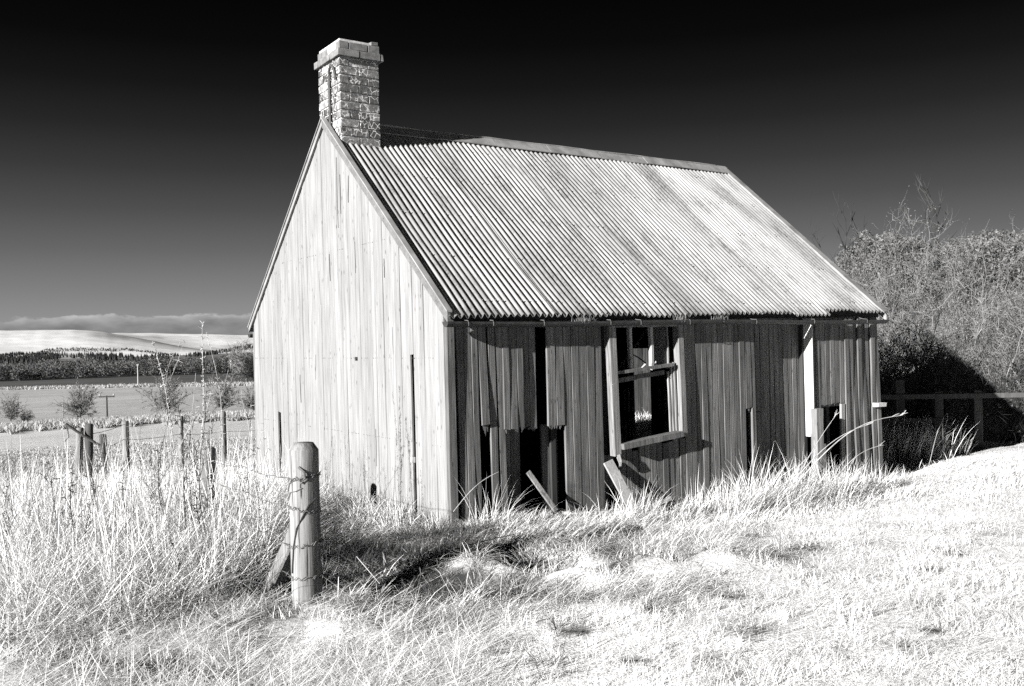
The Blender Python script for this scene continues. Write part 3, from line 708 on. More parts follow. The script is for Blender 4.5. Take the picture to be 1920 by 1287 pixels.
x, y = scatter(17000, 4.1, 6.6, 1.0, -29.5, -2); k = (hollow(x, y) < .6) & (rough(x, y) < .95) & (((x+1.28)/.30)**2+((y-5.35)/.62)**2 > 1); x, y = x[k], y[k]; n = len(x)
F1.add(*blades(x, y, rng.uniform(.08, .30, n), rng.uniform(.95, 1.6, n), rng.uniform(-.1, .5, n), rng.uniform(0, 6.28, n), (.0014+.0003*y)*rng.uniform(.8, 1.5, n), 4, z=ground_z(x, y)+rng.uniform(-.01, .05, n)))
F1.build('turf', M['grassshort'], 'short bleached turf in the right foreground')
# clumps of long grass
def clumps(F, cx, cy, hmean, nb, spread, lean=None, leanamt=.0, w=.0036, curl=(.3, 1.5), th=(.0, .45)):
    n = len(cx)*nb; ci = np.repeat(np.arange(len(cx)), nb)
    ra = rng.uniform(0, 6.283, n); rr_ = spread*np.sqrt(rng.random(n)); x = cx[ci]+rr_*np.cos(ra); y = cy[ci]+rr_*np.sin(ra)
    h = np.asarray(hmean)[ci]*rng.uniform(.45, 1.15, n)
    lx = np.cos(ra)*.8+rng.normal(0, .4, n); ly = np.sin(ra)*.8+rng.normal(0, .4, n)
    if lean is not None: lx = lx+leanamt*math.cos(lean); ly = ly+leanamt*math.sin(lean)
    k = outside(x, y, .01); t0 = rng.uniform(*th, n)*(.5+rr_/spread); cu = rng.uniform(*curl, n)
    x, y, h, lx, ly, t0, cu = [q[k] for q in (x, y, h, lx, ly, t0, cu)]
    F.add(*blades(x, y, h, t0, cu, np.arctan2(ly, lx), (w+.0004*y)*rng.uniform(.6, 1.3, len(x)), 4))
F2 = Field()
x, y = scatter(4300, 4.8, 17, .9, -29.5, 0)
k = outside(x, y, .05) & (rough(x, y) > .5); x, y = x[k], y[k]
hh = (.30+.26*sst(y, 5, 6.5)+.12*fbm(x/.9, y/.9, 80, 2))*(1-.4*sst(y, 10, 13)); hh = hh*rng.uniform(.6, 1.3, len(x))
clumps(F2, x, y, hh, 15, .11, R(200), .25, curl=(.1, 1.2), th=(0, .95), w=.0022)
x, y = scatter(900, 5.6, 13, .9, -29.5, -2); k = outside(x, y, .05) & (rough(x, y) > .8); x, y = x[k], y[k]; n = len(x)   # taller single stems
F2.add(*blades(x, y, rng.uniform(.6, 1.15, n)*(1-.25*sst(y, 9, 13)), rng.uniform(0, .22, n), rng.uniform(-.05, .5, n), rng.uniform(0, 6.28, n), .0035+.0003*y, 4))
x, y = scatter(36000, 4.6, 15, 1.1, -29.5, 0)                                 # fallen straw between the clumps
k = outside(x, y) & (rough(x, y) > .2); x, y = x[k], y[k]; n = len(x)
F2.add(*blades(x, y, rng.uniform(.15, .5, n), rng.uniform(.7, 1.45, n), rng.uniform(0, .5, n), rng.uniform(0, 6.28, n), .003+.0004*y, 3, z=ground_z(x, y)+rng.uniform(0, .18, n)))
F2.build('tall_grass', M['grass'], 'tall uncut bleached grass to the left of the cottage')
# matted hummocks between the strainer post and the front wall
F3 = Field()
x, y = scatter(900, 5.2, 9.2, .8, -14, 14); k = outside(x, y, .05) & (rough(x, y) < .6) & (hollow(x, y) < .4) & (fbm(x/.7, y/.5, 90, 2) > .02) & (y > 5.4+.25*np.abs(x)); x, y = x[k], y[k]
clumps(F3, x, y, .20+.16*rng.random(len(x)), 60, .10, R(-25), .9, curl=(.9, 2.2), th=(.2, 1.0), w=.0022)
FSHADE = Field(); x, y = scatter(3000, 4.4, 9.0, .8, -22, 26); k = (hollow(x, y) > .45) & outside(x, y, .05); x, y = x[k], y[k]  # dark blades added on the spots to read as shade
clumps(FSHADE, x, y, .10+.13*rng.random(len(x)), 34, .10, R(0), .4, curl=(.4, 1.9), th=(.1, 1.0), w=.002)
x, y = scatter(2600, 5.9, 8.3, .6, -15, -1.5); k = outside(x, y, .3) & (x > -1.75) & (x < -.15) & (fbm(x/.5, y/.35, 99, 2) > -.12); x, y = x[k], y[k]; clumps(FSHADE, x, y, .10+.14*rng.random(len(x)), 22, .10, R(0), .5, curl=(.4, 1.9), th=(.1, 1.0), w=.002); FSHADE.build('shade_dark_grass', M['shadowed'], 'dark withered grass with shade in its colour, in the hollows right of the strainer post')
# long tussocks along the foot of the front wall and the gable
def wallpts(n, u0, u1, v0, v1):
    u = rng.uniform(u0, u1, n); v = rng.uniform(v0, v1, n); return HX+A[0]*u+B[0]*v, HY+A[1]*u+B[1]*v, u, v
x, y, u, v = wallpts(120, -.1, 3.2, -.9, -.15); clumps(F3, x, y, .10+.14*rng.random(len(x)), 42, .09, R(10), .6, curl=(.5, 1.6), th=(.05, .6))
x, y, u, v = wallpts(260, 2.6, 6.5, -1.1, -.12); clumps(F3, x, y, (.18+.20*rng.random(len(x)))*(1-.5*(v < -.5)), 30, .10, R(15), .9, curl=(.5, 1.7), th=(.05, .6))
for u0, hgt_, nb in ((.15, .5, 60), (1.55, .36, 60), (1.95, .50, 110), (2.25, .42, 70), (3.3, .55, 90), (3.5, .66, 120), (3.75, .80, 150), (4.05, .62, 120), (4.5, .74, 130), (5.0, .62, 120), (5.4, .6, 110), (5.75, .42, 90), (6.1, .45, 80)):
    p = hpt(u0, -.45, 0); clumps(F3, np.array([p[0]]), np.array([p[1]]), np.array([hgt_]), nb, .17, R(20), .6, curl=(.2, 1.5), th=(.0, .6), w=.002)
x, y, u, v = wallpts(150, -.7, -.08, .0, 5.6); clumps(F3, x, y, .25+.15*rng.random(len(x)), 40, .09, R(200), .3)
x, y, u, v = wallpts(110, 6.8, 9.5, -2.4, -.6); clumps(F3, x, y, .08+.10*rng.random(len(x)), 36, .10, R(10), .5)
x, y, u, v = wallpts(200, 7.5, 9.4, 5.7, 7.2); clumps(F3, x, y, .12+.25*rng.random(len(x))**2, 26, .12, R(10), .5)
x, y, u, v = wallpts(60, 2.9, 5.4, -.8, -.2); clumps(F3, x, y, .35+.25*rng.random(len(x)), 22, .13, R(15), .6, curl=(.1, 1.2), th=(0, .7), w=.0018)
F3.build('tussock_grass', M['grass'], 'matted tussocks of bleached grass along the foot of the cottage walls')
# rough grazing beyond the fence
F4 = Field()
x, y = scatter(110000, 14, 40, 1.0, -29.5, -8); k = outside(x, y, .1); x, y = x[k], y[k]; n = len(x)
F4.add(*blades(x, y, rng.uniform(.03, .11, n)*(1+.8*fbm(x/2, y/2, 95, 2)), rng.uniform(.1, 1.1, n), rng.uniform(.2, 1.1, n), rng.uniform(0, 6.28, n), .0008*y, 3))
F4.build('pasture_grass', M['pasture'], 'rough pale pasture beyond the wire fence')
# tall reedy growth in the shade by the rail fence
F5 = Field()
x, y, u, v = wallpts(46, 6.9, 10.5, -2.6, -.9); clumps(F5, x, y, .10+.22*rng.random(len(x))**2, 16, .12, R(10), .4, curl=(.2, 1.4), th=(0, .7), w=.0016)
x = rng.uniform(5.0, 7.4, 150); y = rng.uniform(14.3, 16.4, 150); x = np.minimum(x, 5.05+(y-12.35)*.95-rng.uniform(.35, 1.2, 150)); clumps(F5, x, y, rng.uniform(.3, .75, 150), 18, .14, R(20), .3, curl=(.1, .9), th=(0, .3))
x = rng.uniform(5.2, 9.0, 170); y = rng.uniform(10.2, 14.2, 170); clumps(F5, x, y, .07+.17*rng.random(170)**1.5, 20, .13, R(10), .5, curl=(.3, 1.7), th=(0, .9), w=.0016)
F5.build('reed_grass', M['grass'], 'long rank grass in the shade in front of the rail fence')
F6 = Field()                                                                  # rough banks of pale grass along the far field edges
def edge(n, r0f, jr, h0, h1, w, a0=-29.5, a1=-13):
    a = np.radians(rng.uniform(a0, a1, n)); X = 960+1751*np.tan(a); rr_ = r0f(X)+rng.uniform(-jr, jr, n)+fbm(X/25., X*0, 33, 2)*jr
    x, y = rr_*np.sin(a), rr_*np.cos(a); F6.add(*blades(x, y, rng.uniform(h0, h1, n), rng.uniform(0, .6, n), rng.uniform(.1, 1, n), rng.uniform(0, 6.28, n), np.full(n, w), 3))
edge(30000, lambda X: 124+0*X, 15, .3, 1.0, .10); edge(9000, lambda X: (505-.25*(X-240))*1.05, 16, .9, 2.2, .35)
F6.build('field_margin', M['margin'], 'pale unmown margins along the far field edges')

# ------------------------------------------------------------------ twigs, shrubs and trees
class Twigs:
    """thin tapering stems, gathered as polylines of equal length and skinned at once"""
    def __init__(s): s.P = []; s.R = []
    def stem(s, p, d, L, r, k=5, wig=.25, grav=0., tip=.25):
        p = np.array(p, float); d = np.array(d, float); d /= np.linalg.norm(d); pts = [p]
        for i in range(k-1):
            d = d+rng.normal(0, wig, 3)+np.array([0, 0, grav]); d /= np.linalg.norm(d); p = p+d*L/(k-1); pts.append(p)
        s.P.append(np.array(pts)); s.R.append(r*np.linspace(1, tip, k)); return pts, d
    def arrays(s, n=3):
        Vs = []; Qs = []; b = 0
        for P, Rr in zip(s.P, s.R):
            k = len(P); D = np.gradient(P, axis=0); D /= np.linalg.norm(D, axis=1)[:, None]+1e-9
            a = np.cross(D, np.array([.31, .2, .93])); a /= np.linalg.norm(a, axis=1)[:, None]+1e-9; c = np.cross(D, a)
            t = 2*np.pi*np.arange(n)/n
            V = P[:, None]+Rr[:, None, None]*(a[:, None]*np.cos(t)[None, :, None]+c[:, None]*np.sin(t)[None, :, None])
            i = np.arange(k-1)[:, None]*n; j = np.arange(n)[None]; j2 = (j+1) % n
            Qs.append(np.stack([i+j, i+j2, i+n+j2, i+n+j], -1).reshape(-1, 4)+b); Vs.append(V.reshape(-1, 3)); b += k*n
        return np.concatenate(Vs), np.concatenate(Qs)
def leaf_quads(C, size, n=None):
    n = len(C); a = rng.normal(0, 1, (n, 3)); a /= np.linalg.norm(a, axis=1)[:, None]; b = np.cross(a, rng.normal(0, 1, (n, 3))); b /= np.linalg.norm(b, axis=1)[:, None]
    s = np.asarray(size)*rng.uniform(.6, 1.3, n); a *= s[:, None]; b *= s[:, None]*.5
    V = np.stack([C-a, C+b, C+a, C-b], 1).reshape(-1, 3); Q = np.arange(n*4).reshape(-1, 4); return V, Q
def shrub_mesh(name, H, Rr, nst, nb, ntw, r0, spread, mt, lf=0, lmat=None, ls=.02, crown=None):
    """bare shrub: nst stems from the root, nb boughs each, ntw twigs per bough"""
    T = Twigs(); tips = []
    for i in range(nst):
        a = rng.uniform(0, 6.28); t = rng.uniform(0, spread); d = (math.sin(t)*math.cos(a), math.sin(t)*math.sin(a), math.cos(t))
        L = H*rng.uniform(.65, 1.05); pts, dd = T.stem((rng.normal(0, Rr*.15), rng.normal(0, Rr*.15), -.15), d, L, r0*rng.uniform(.6, 1.2), 6, .16, .03)
        for j in range(nb):
            k = rng.integers(1, 6); p = pts[k]; d2 = np.array(dd)*.6+rng.normal(0, .65, 3)+np.array([0, 0, .25])
            p2, d3 = T.stem(p, d2, L*rng.uniform(.25, .5), r0*.42, 5, .22, .03)
            for q in range(ntw):
                k2 = rng.integers(1, 5); p3, _ = T.stem(p2[k2], d3*.6+rng.normal(0, .7, 3)+np.array([0, 0, .2]), L*rng.uniform(.12, .28), r0*.2, 4, .25, .03)
                tips += [p3[-1], p3[2]]
    V, Q = T.arrays(); rn = np.zeros(len(Q))+.5; mats = [mt]
    me_o = None
    if lf:
        C = np.array(tips)[rng.integers(0, len(tips), lf)]+rng.normal(0, ls*1.6, (lf, 3)); V2, Q2 = leaf_quads(C, ls); Q2 = Q2+len(V); V = np.concatenate([V, V2]); rn = np.concatenate([rn, rng.random(len(Q2))]); nq = len(Q); Q = np.concatenate([Q, Q2]); mats.append(lmat)
    o = np_mesh(name, V, Q, None, rn, mats)
    if lf:
        mi = np.zeros(len(Q), np.int32); mi[nq:] = 1; o.data.polygons.foreach_set('material_index', mi)
    return o
def gorse_mesh(name, H, Rr, nsh, mt):
    """a gorse mound: upright bottle-brush shoots over an uneven dome, woody stems inside"""
    T = Twigs(); C = []
    for i in range(28):
        a = rng.uniform(0, 6.28); t = rng.uniform(0, .9); T.stem((rng.normal(0, .2), rng.normal(0, .2), -.2), (math.sin(t)*math.cos(a), math.sin(t)*math.sin(a), math.cos(t)), H*rng.uniform(.7, 1), .022, 6, .2, .02)
    for i in range(nsh):
        a = rng.uniform(0, 6.28); q = rng.random()**.5; x, y = Rr*q*math.cos(a), Rr*q*math.sin(a)
        top = H*math.sqrt(max(0, 1-q*q*.9))*(1+.25*float(fbm(np.array([x*2.1]), np.array([y*2.1]), 3, 2)[0]))-rng.random()**2*.55*H
        L = rng.uniform(.14, .34); d = np.array([x*.35/Rr, y*.35/Rr, 1])+rng.normal(0, .25, 3); d /= np.linalg.norm(d)
        n = 11; C.append(np.array([x, y, top-L])+d*L*np.linspace(0, 1, n)[:, None]+rng.normal(0, .022, (n, 3))*np.linspace(1.3, .5, n)[:, None])
    V, Q = T.arrays(); V2, Q2 = leaf_quads(np.concatenate(C), .034); rn = np.concatenate([np.zeros(len(Q))+.2, np.repeat(rng.random(nsh), 11)*.7+.3*rng.random(len(Q2))])
    o = np_mesh(name, np.concatenate([V, V2]), np.concatenate([Q, Q2+len(V)]), None, rn, [M['twigdark'], mt])
    mi = np.zeros(len(Q)+len(Q2), np.int32); mi[len(Q):] = 1; o.data.polygons.foreach_set('material_index', mi); return o
def place(o, x, y, s=1, rz=None, dz=0, sz=None):
    o.location = (x, y, gz(x, y)+dz); o.rotation_euler = (0, 0, rng.uniform(0, 6.28) if rz is None else rz); o.scale = (s, s, sz or s); return o
# the scrub bank behind the cottage: individual bushes
SB = [shrub_mesh('bare_shrub', 1.7, 1.0, 24, 6, 6, .017, .75, M['twig'], 1400, M['gorse'], .022) for _ in range(3)]
first = [True]*3
GS = [gorse_mesh('gorse_bush', 1.25, 1.15, 820, M['gorse']) for _ in range(2)]; gfirst = [True]*2
def use(protos, flags, i):
    i %= len(protos)
    if flags[i]: flags[i] = False; return protos[i]
    o = protos[i].copy(); COL.objects.link(o); return o
n = 0
for row, (yy, x0, x1, st) in enumerate(((20.6, 7.0, 13.2, 1.2), (21.8, 7.4, 14.0, 1.15), (23.0, 7.8, 14.6, 1.1), (24.2, 8.2, 15.2, 1.1))):
    for x in np.arange(x0, x1, st):
        o = use(SB, first, n); n += 1; xx = x+rng.uniform(-.35, .35); y = yy+rng.uniform(-.3, .3)
        place(o, xx, y, rng.uniform(.95, 1.3)*(.9 if row > 2 else 1)); tag(o, 'tangled bare shrub within the grey scrub covering the bank right of the cottage', 'shrub', 'bare shrubs massed on the bank')
n = 0
for row, (yy, x0, x1, st) in enumerate(((25.2, 9.0, 16, 1.1), (26.4, 9.2, 16.6, 1.2))):
    for x in np.arange(x0, x1, st):
        o = use(GS, gfirst, n); n += 1; xx = x+rng.uniform(-.3, .3); y = yy+rng.uniform(-.3, .3)
        place(o, xx, y, rng.uniform(.9, 1.4)); tag(o, 'feathery pale gorse bush along the crest of the scrub bank', 'gorse bush', 'gorse bushes along the crest of the bank')
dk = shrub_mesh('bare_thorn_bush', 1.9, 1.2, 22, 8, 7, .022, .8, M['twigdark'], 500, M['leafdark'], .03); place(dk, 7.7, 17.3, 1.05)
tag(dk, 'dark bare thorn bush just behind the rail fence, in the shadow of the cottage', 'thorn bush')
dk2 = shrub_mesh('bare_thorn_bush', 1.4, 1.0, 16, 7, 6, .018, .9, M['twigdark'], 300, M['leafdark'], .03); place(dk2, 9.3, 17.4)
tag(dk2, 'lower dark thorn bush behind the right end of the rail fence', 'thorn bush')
def sapling(name, base, H, fork, label, r=.022):
    T = Twigs(); p, d = T.stem(base, (.06*rng.normal(), 0, 1), H, r, 7, .06, .02)
    for i in range(fork):
        k = rng.integers(2, 7); s = rng.choice([-1, 1]); q, d2 = T.stem(p[k], (s*rng.uniform(.35, .8), rng.normal(0, .3), 1), H*rng.uniform(.25, .5), r*.5, 5, .08, .05)
        for j in range(2): T.stem(q[rng.integers(1, 4)], (rng.normal(0, .5), rng.normal(0, .3), 1), H*rng.uniform(.1, .22), r*.3, 4, .1, .05)
    V, Q = T.arrays(4); return tag(np_mesh(name, V, Q, None, None, [M['twigdark']]), label, 'sapling')
def at(x, y, D):
    d = fw+(x-960)/F_PX*r2-(y-643.5)/F_PX*u2; return EYE+d*D/d[1]
p = at(1757, 440, 25.5); sapling('bare_sapling', (p[0], p[1], p[2]-1.5), 2.35, 16, 'tall bare forked sapling standing above the middle of the scrub crest', .05)
p = at(1590, 480, 25); sapling('bare_sapling', (p[0], p[1], p[2]-1.4), 2.35, 9, 'crooked bare sapling rising beside the right slope of the roof', .042)
p = at(1625, 450, 25.3); sapling('bare_sapling', (p[0], p[1], p[2]-1.3), 1.9, 5, 'thin upright sapling just right of the crooked one', .03)
p = at(1550, 500, 24.5); sapling('bare_sapling', (p[0], p[1], p[2]-1.3), 1.8, 8, 'spray of thin shoots showing just over the roof edge', .022)
for X_, Y_, D_, H_, lab in ((1715, 560, 22.2, 1.5, 'pale dead branch catching the sun in the middle of the scrub'), (1640, 590, 21.6, 1.3, 'pale bare branch in the scrub just right of the eaves'), (1845, 640, 20.6, 1.5, 'pale slanting branch in the scrub above the rail fence'),
        (1900, 560, 21.5, 1.4, 'pale branch at the right edge of the scrub'), (1680, 670, 20.4, 1.2, 'pale bare stem low in the scrub behind the first rail post'), (1790, 600, 21.2, 1.2, 'thin pale branch in the scrub above the dark thorn bush')):
    p = at(X_, Y_, D_); T = Twigs(); q, d = T.stem((p[0], p[1]-.9, p[2]-H_*.5), (rng.normal(0, .35), -.1, 1), H_, .013, 7, .25, .02)
    for i in range(9):
        q2, d2 = T.stem(q[rng.integers(1, 7)], (rng.normal(0, .8), rng.normal(0, .5), .8), H_*rng.uniform(.25, .5), .007, 5, .25, .02)
        for j in range(3): T.stem(q2[rng.integers(1, 5)], d2+rng.normal(0, .6, 3), H_*rng.uniform(.1, .2), .0045, 4, .2)
    V, Q = T.arrays(4); tag(np_mesh('dead_branch', V, Q, None, None, [M['twig']]), lab, 'branch')
# ------------------------------------------------------------------ rail fence on the right
fe = empty('rail_fence', (6.6, 16.0, gz(6.6, 16.0))); tag(fe, 'dark post and rail fence running right from behind the cottage', 'fence'); fz = fe.location[2]
for px_, top in ((0, .78), (.66, .56), (1.33, .56), (2.3, .56), (3.6, .56)):
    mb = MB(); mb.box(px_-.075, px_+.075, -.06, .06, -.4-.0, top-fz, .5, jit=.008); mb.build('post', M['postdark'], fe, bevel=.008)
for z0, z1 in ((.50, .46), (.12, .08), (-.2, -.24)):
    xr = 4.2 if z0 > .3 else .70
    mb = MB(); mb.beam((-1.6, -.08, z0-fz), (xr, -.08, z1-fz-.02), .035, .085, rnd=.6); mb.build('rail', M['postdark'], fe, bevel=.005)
# ------------------------------------------------------------------ wire fence on the left
def round_post(name, p, top, r, mt, label, group=None, lean=(0, 0), chamfer=.0, n=18, deep=.3, flatn=None):
    x, y, zt = p; zb = gz(x, y)-deep; k = 14; V = []; F = []
    hs = list(np.linspace(zb, zt-chamfer, k))+[zt]; ph = random.uniform(0, 6)
    for i, z in enumerate(hs):
        t = (z-zb)/(zt-zb); rr_ = r*(1.04-.05*t); rr_ = rr_*(.68 if i == k and chamfer else 1)
        for j in range(n):
            a = 2*math.pi*j/n; w = 1+.022*math.sin(3*a+ph+t)+.012*math.sin(7*a+ph*2+4*t)+random.uniform(-.006, .006)
            V.append((x+rr_*w*math.cos(a)+lean[0]*(t-1)*(zt-zb), y+rr_*w*math.sin(a)+lean[1]*(t-1)*(zt-zb), z))
    F = [(i*n+j, i*n+(j+1) % n, (i+1)*n+(j+1) % n, (i+1)*n+j) for i in range(k) for j in range(n)]+[tuple(range(k*n, k*n+n))]
    mb = MB(); mb.add(V, F, random.random()); o = mb.build(name, mt, None, smooth=True); tag(o, label, 'post', group); return o
sp_ = np.array([-1.325, 5.85])
post = round_post('strainer_post', (sp_[0], sp_[1], 1.0), 1.0, .093, M['post'], 'thick round strainer post wrapped with barbed wire in the left foreground', chamfer=.045, n=28)
mb = MB()
for a0, z0, z1, w in ((-1.75, .30, .62, .006), (-1.35, .12, .40, .005), (-2.2, .55, .93, .004), (-1.0, .5, .9, .004), (-1.55, .66, .78, .006), (-1.9, -.1, .2, .005)):
    V_ = []; zz = np.linspace(z0, z1, 8); aa = a0+np.cumsum(rng.normal(0, .02, 8))
    for z_, a_, q_ in zip(zz, aa, w*np.sin(np.linspace(.1, 3.0, 8))):
        for s_ in (-1, 1): V_.append((sp_[0]+.0965*math.cos(a_+s_*q_/.19), sp_[1]+.0965*math.sin(a_+s_*q_/.19), z_))
    mb.add(V_, [(2*i_, 2*i_+1, 2*i_+3, 2*i_+2) for i_ in range(7)])
mb.build('crack', M['iron'], post)
mb = MB(); mb.tube([(-1.335, 5.752, .86), (-1.30, 5.745, .83), (-1.295, 5.745, .79), (-1.32, 5.75, .76)], .008, 6); mb.build('staple', M['wire'], post)
mb = MB(); mb.beam((-1.36, 5.95, .50), (-1.72, 6.25, -.15), .10, .09, rnd=.6); tag(mb.build('fence_strut', M['post'], None, bevel=.012), 'slanting wooden strut propped behind the thick strainer post', 'strut')
p390 = (-2.86, 8.7, .69)
round_post('fence_post', p390, .69, .075, M['post'], 'half hidden post in the tall grass midway to the cottage', lean=(.05, 0), chamfer=.02)
for (x, y, z, r, lab, ln) in ((-6.66, 16, .41, .058, 'pale round fence post, second of the far row from the left', (0, 0)), (-6.07, 17, .40, .05, 'slim fence post between the tall weeds, third of the far row', (0, 0)), (-5.45, 17.5, .43, .055, 'fence post nearest the cottage in the far row', (0, 0)),
        (-6.37, 14, .53, .06, 'dark square topped post with the slanting rail against it', (.03, 0)), (-6.60, 14.2, .46, .055, 'pale post just left of the dark one under the slanting rail', (.06, 0)), (-6.61, 15., .28, .055, 'short broken stump of a post right of the dark post', (-.03, 0))):
    round_post('fence_post', (x, y, z), z, r, M['postdark'] if 'dark' in lab and 'left of' not in lab else M['post'], lab, None, ln, .012, 12)
mb = MB(); a_ = at(123, 795, 13.8); b_ = at(188, 836, 14.0); mb.tube([a_, (a_+b_)/2+np.array([0, 0, -.01]), b_], .022, 6); mb.tube([a_, a_+np.array([.03, 0, -.1]), a_+np.array([.04, 0, -.2]), a_+np.array([-.02, 0, -.26])], .010, 5)
tag(mb.build('slanting_rail', M['postdark'], None), 'bent metal rail slanting down across the dark fence post', 'rail')
def wire(name, pts, label, barb=.13, r=.0021, sag=.02, bl=.016):
    mb = MB(); path = []
    for i in range(len(pts)-1):
        p, q = np.array(pts[i]), np.array(pts[i+1]); L = np.linalg.norm(q-p); n = max(3, int(L/.1))
        for j in range(n):
            t = j/n; path.append(p+(q-p)*t-np.array([0, 0, sag*4*t*(1-t)])+rng.normal(0, .003, 3))
    path.append(np.array(pts[-1])); mb.tube(path, r, 4); d = 0
    for i in range(1, len(path)-1):
        d += np.linalg.norm(path[i]-path[i-1])
        if d > barb:
            d = 0
            for q in range(2): e = rng.normal(0, 1, 3); e /= np.linalg.norm(e); mb.tube([path[i]-e*bl, path[i], path[i]+e*bl], [r*.4, r*1.1, r*.4], 3)
    return tag(mb.build(name, M['wire'], None), label, 'wire')
def loop(z, tilt, turns=1.1, a0=0):
    return [np.array([sp_[0]+.101*math.cos(a), sp_[1]+.101*math.sin(a), z+tilt*math.cos(a)]) for a in np.linspace(a0, a0+turns*6.283, int(12*turns))]
for z, zz, t, lab in ((.80, .60, .012, 'topmost barbed wire strand tied round the strainer post'), (.60, .42, -.02, 'second barbed wire strand down, tied round the strainer post'), (.38, .22, .015, 'third barbed wire strand down on the strainer post'), (.18, .04, .0, 'lowest barbed wire strand near the foot of the strainer post')):
    lp = loop(z, t, 1.4, -2.6); wire('barbed_wire', [(p390[0], p390[1]-.08, zz)]+[(-2.1, 7.25, (z+zz)/2-.02)]+lp, lab)
for zt, zl in ((.95, .70), (.74, .55), (.50, .36)):
    pass
mb = MB(); c_ = [np.array([sp_[0]+.098*math.cos(a), sp_[1]+.098*math.sin(a), z]) for a, z in ((-2.4, .20), (-2.2, .36), (-1.9, .48), (-1.5, .55), (-1.1, .62), (-.6, .66))]; mb.tube(c_, .006, 5); tag(mb.build('bramble_stem', M['twigdark'], None), 'dark stem curling up the face of the strainer post', 'stem')
mb = MB(); c_ = [np.array([sp_[0]+.099*math.cos(a), sp_[1]+.099*math.sin(a), z]) for a, z in ((-2.9, .70), (-2.5, .755), (-2.0, .775), (-1.5, .79), (-1.2, .80))]; mb.tube(c_, .004, 5); c_ = [np.array([sp_[0]+.099*math.cos(a), sp_[1]+.099*math.sin(a), z]) for a, z in ((-2.9, .64), (-2.4, .70), (-1.9, .71), (-1.5, .73))]; mb.tube(c_, .003, 5)
tag(mb.build('wire_tail', M['wire'], None), 'loose wire ends twisted round the upper face of the strainer post', 'wire')
far = [(-6.37, 14, .0), (-6.66, 16, 0), (-6.07, 17, 0), (-5.45, 17.5, 0), (-3.2, 18.4, 0)]
for i, (h, lab) in enumerate(((.38, 'upper wire strung along the far row of posts'), (.12, 'lower wire strung along the far row of posts'))):
    wire('fence_wire', [(x, y-.06, h-.02*j) for j, (x, y, _) in enumerate(far)], lab, barb=.3, r=.004, sag=.03)
# ------------------------------------------------------------------ tall dry weeds
def weed(base, tip, D, label, mt, nod=40, r=.006, br=0, bend=.0):
    p = at(*base, D); q = at(*tip, D+rng.uniform(-.1, .1)); p[2] = gz(p[0], p[1])-.03; n = 14; T = Twigs(); side = rng.normal(0, 1)
    pts = np.array([p+(q-p)*t+np.array([bend*math.sin(t*math.pi)+.012*math.sin(9*t+side), 0, 0]) for t in np.linspace(0, 1, n)])
    T.P.append(pts); r *= .62; T.R.append(r*np.linspace(1.1, .35, n))
    for i in range(nod):
        t = rng.uniform(.35, 1)**.8; k = t*(n-1); b = pts[int(k)]+(pts[min(int(k)+1, n-1)]-pts[int(k)])*(k % 1)
        T.stem(b, rng.normal(0, 1, 3)+np.array([0, 0, .8]), rng.uniform(.012, .045), r*.75, 4, .5, 0, .7)
    for i in range(br):
        k = rng.integers(4, 11); s = rng.choice([-1, 1]); b, d = T.stem(pts[k], (s*.5, rng.normal(0, .3), 1.3), np.linalg.norm(q-p)*rng.uniform(.15, .3), r*.55, 6, .1, .04)
        for j in range(6): T.stem(b[rng.integers(2, 6)], rng.normal(0, 1, 3)+np.array([0, 0, .6]), rng.uniform(.02, .06), r*.5, 3, .4, 0, .8)
    V, Q = T.arrays(4); o = np_mesh('dry_weed', V, Q, None, None, [mt]); return tag(o, label, 'weed')
weed((372, 985), (382, 604), 8.0, 'tallest dry weed stem, its knobbly tip rising into the sky', M['stalk'], 70, .0085, 2)
weed((352, 985), (368, 700), 8.1, 'pale weed stem leaning against the tallest one', M['stalk'], 14, .0065, 0, -.05)
weed((345, 1000), (285, 640), 7.6, 'branched dry weed left of the tallest one, leaning left', M['stalk'], 60, .007, 6, .06)
weed((412, 985), (388, 625), 8.2, 'dry weed curving left at its thin tip, right of the tallest', M['stalk'], 40, .006, 1, .09)
weed((330, 1000), (318, 690), 7.8, 'thin grey weed stem between the two tallest', M['twig'], 25, .004, 1)
weed((400, 1020), (352, 830), 6.9, 'dark bent weed stem in front of the tall pale ones', M['twigdark'], 8, .006, 2, .03)
weed((262, 1010), (265, 740), 8.4, 'solitary thin weed with a knobbly top above the fence posts', M['twig'], 30, .004, 1)
weed((240, 985), (236, 770), 7.9, 'faint twiggy weed left of the solitary thin one', M['twig'], 16, .003, 2)
weed((104, 1075), (98, 905), 6.6, 'straight dark stalk standing in the left grass', M['twigdark'], 8, .0035, 1)
weed((40, 1020), (22, 930), 6.8, 'curled dark stalk at the left edge of the grass', M['twigdark'], 10, .0035, 2)
weed((60, 1010), (52, 935), 7.0, 'short twiggy stalk near the left edge', M['twigdark'], 10, .0035, 2)
weed((450, 1075), (447, 880), 6.6, 'thin dark stalk left of the strainer post', M['twigdark'], 8, .0035, 1)
weed((345, 1095), (318, 1010), 6.0, 'slanting dark stem low in the tall grass', M['twigdark'], 4, .007, 2, .02)
weed((660, 1000), (755, 850), 7.9, 'thin brown shoot arching before the pale gable', M['twigdark'], 6, .0035, 1, .04)
weed((745, 985), (768, 930), 8.0, 'short forked shoot at the foot of the gable', M['twigdark'], 6, .004, 2)
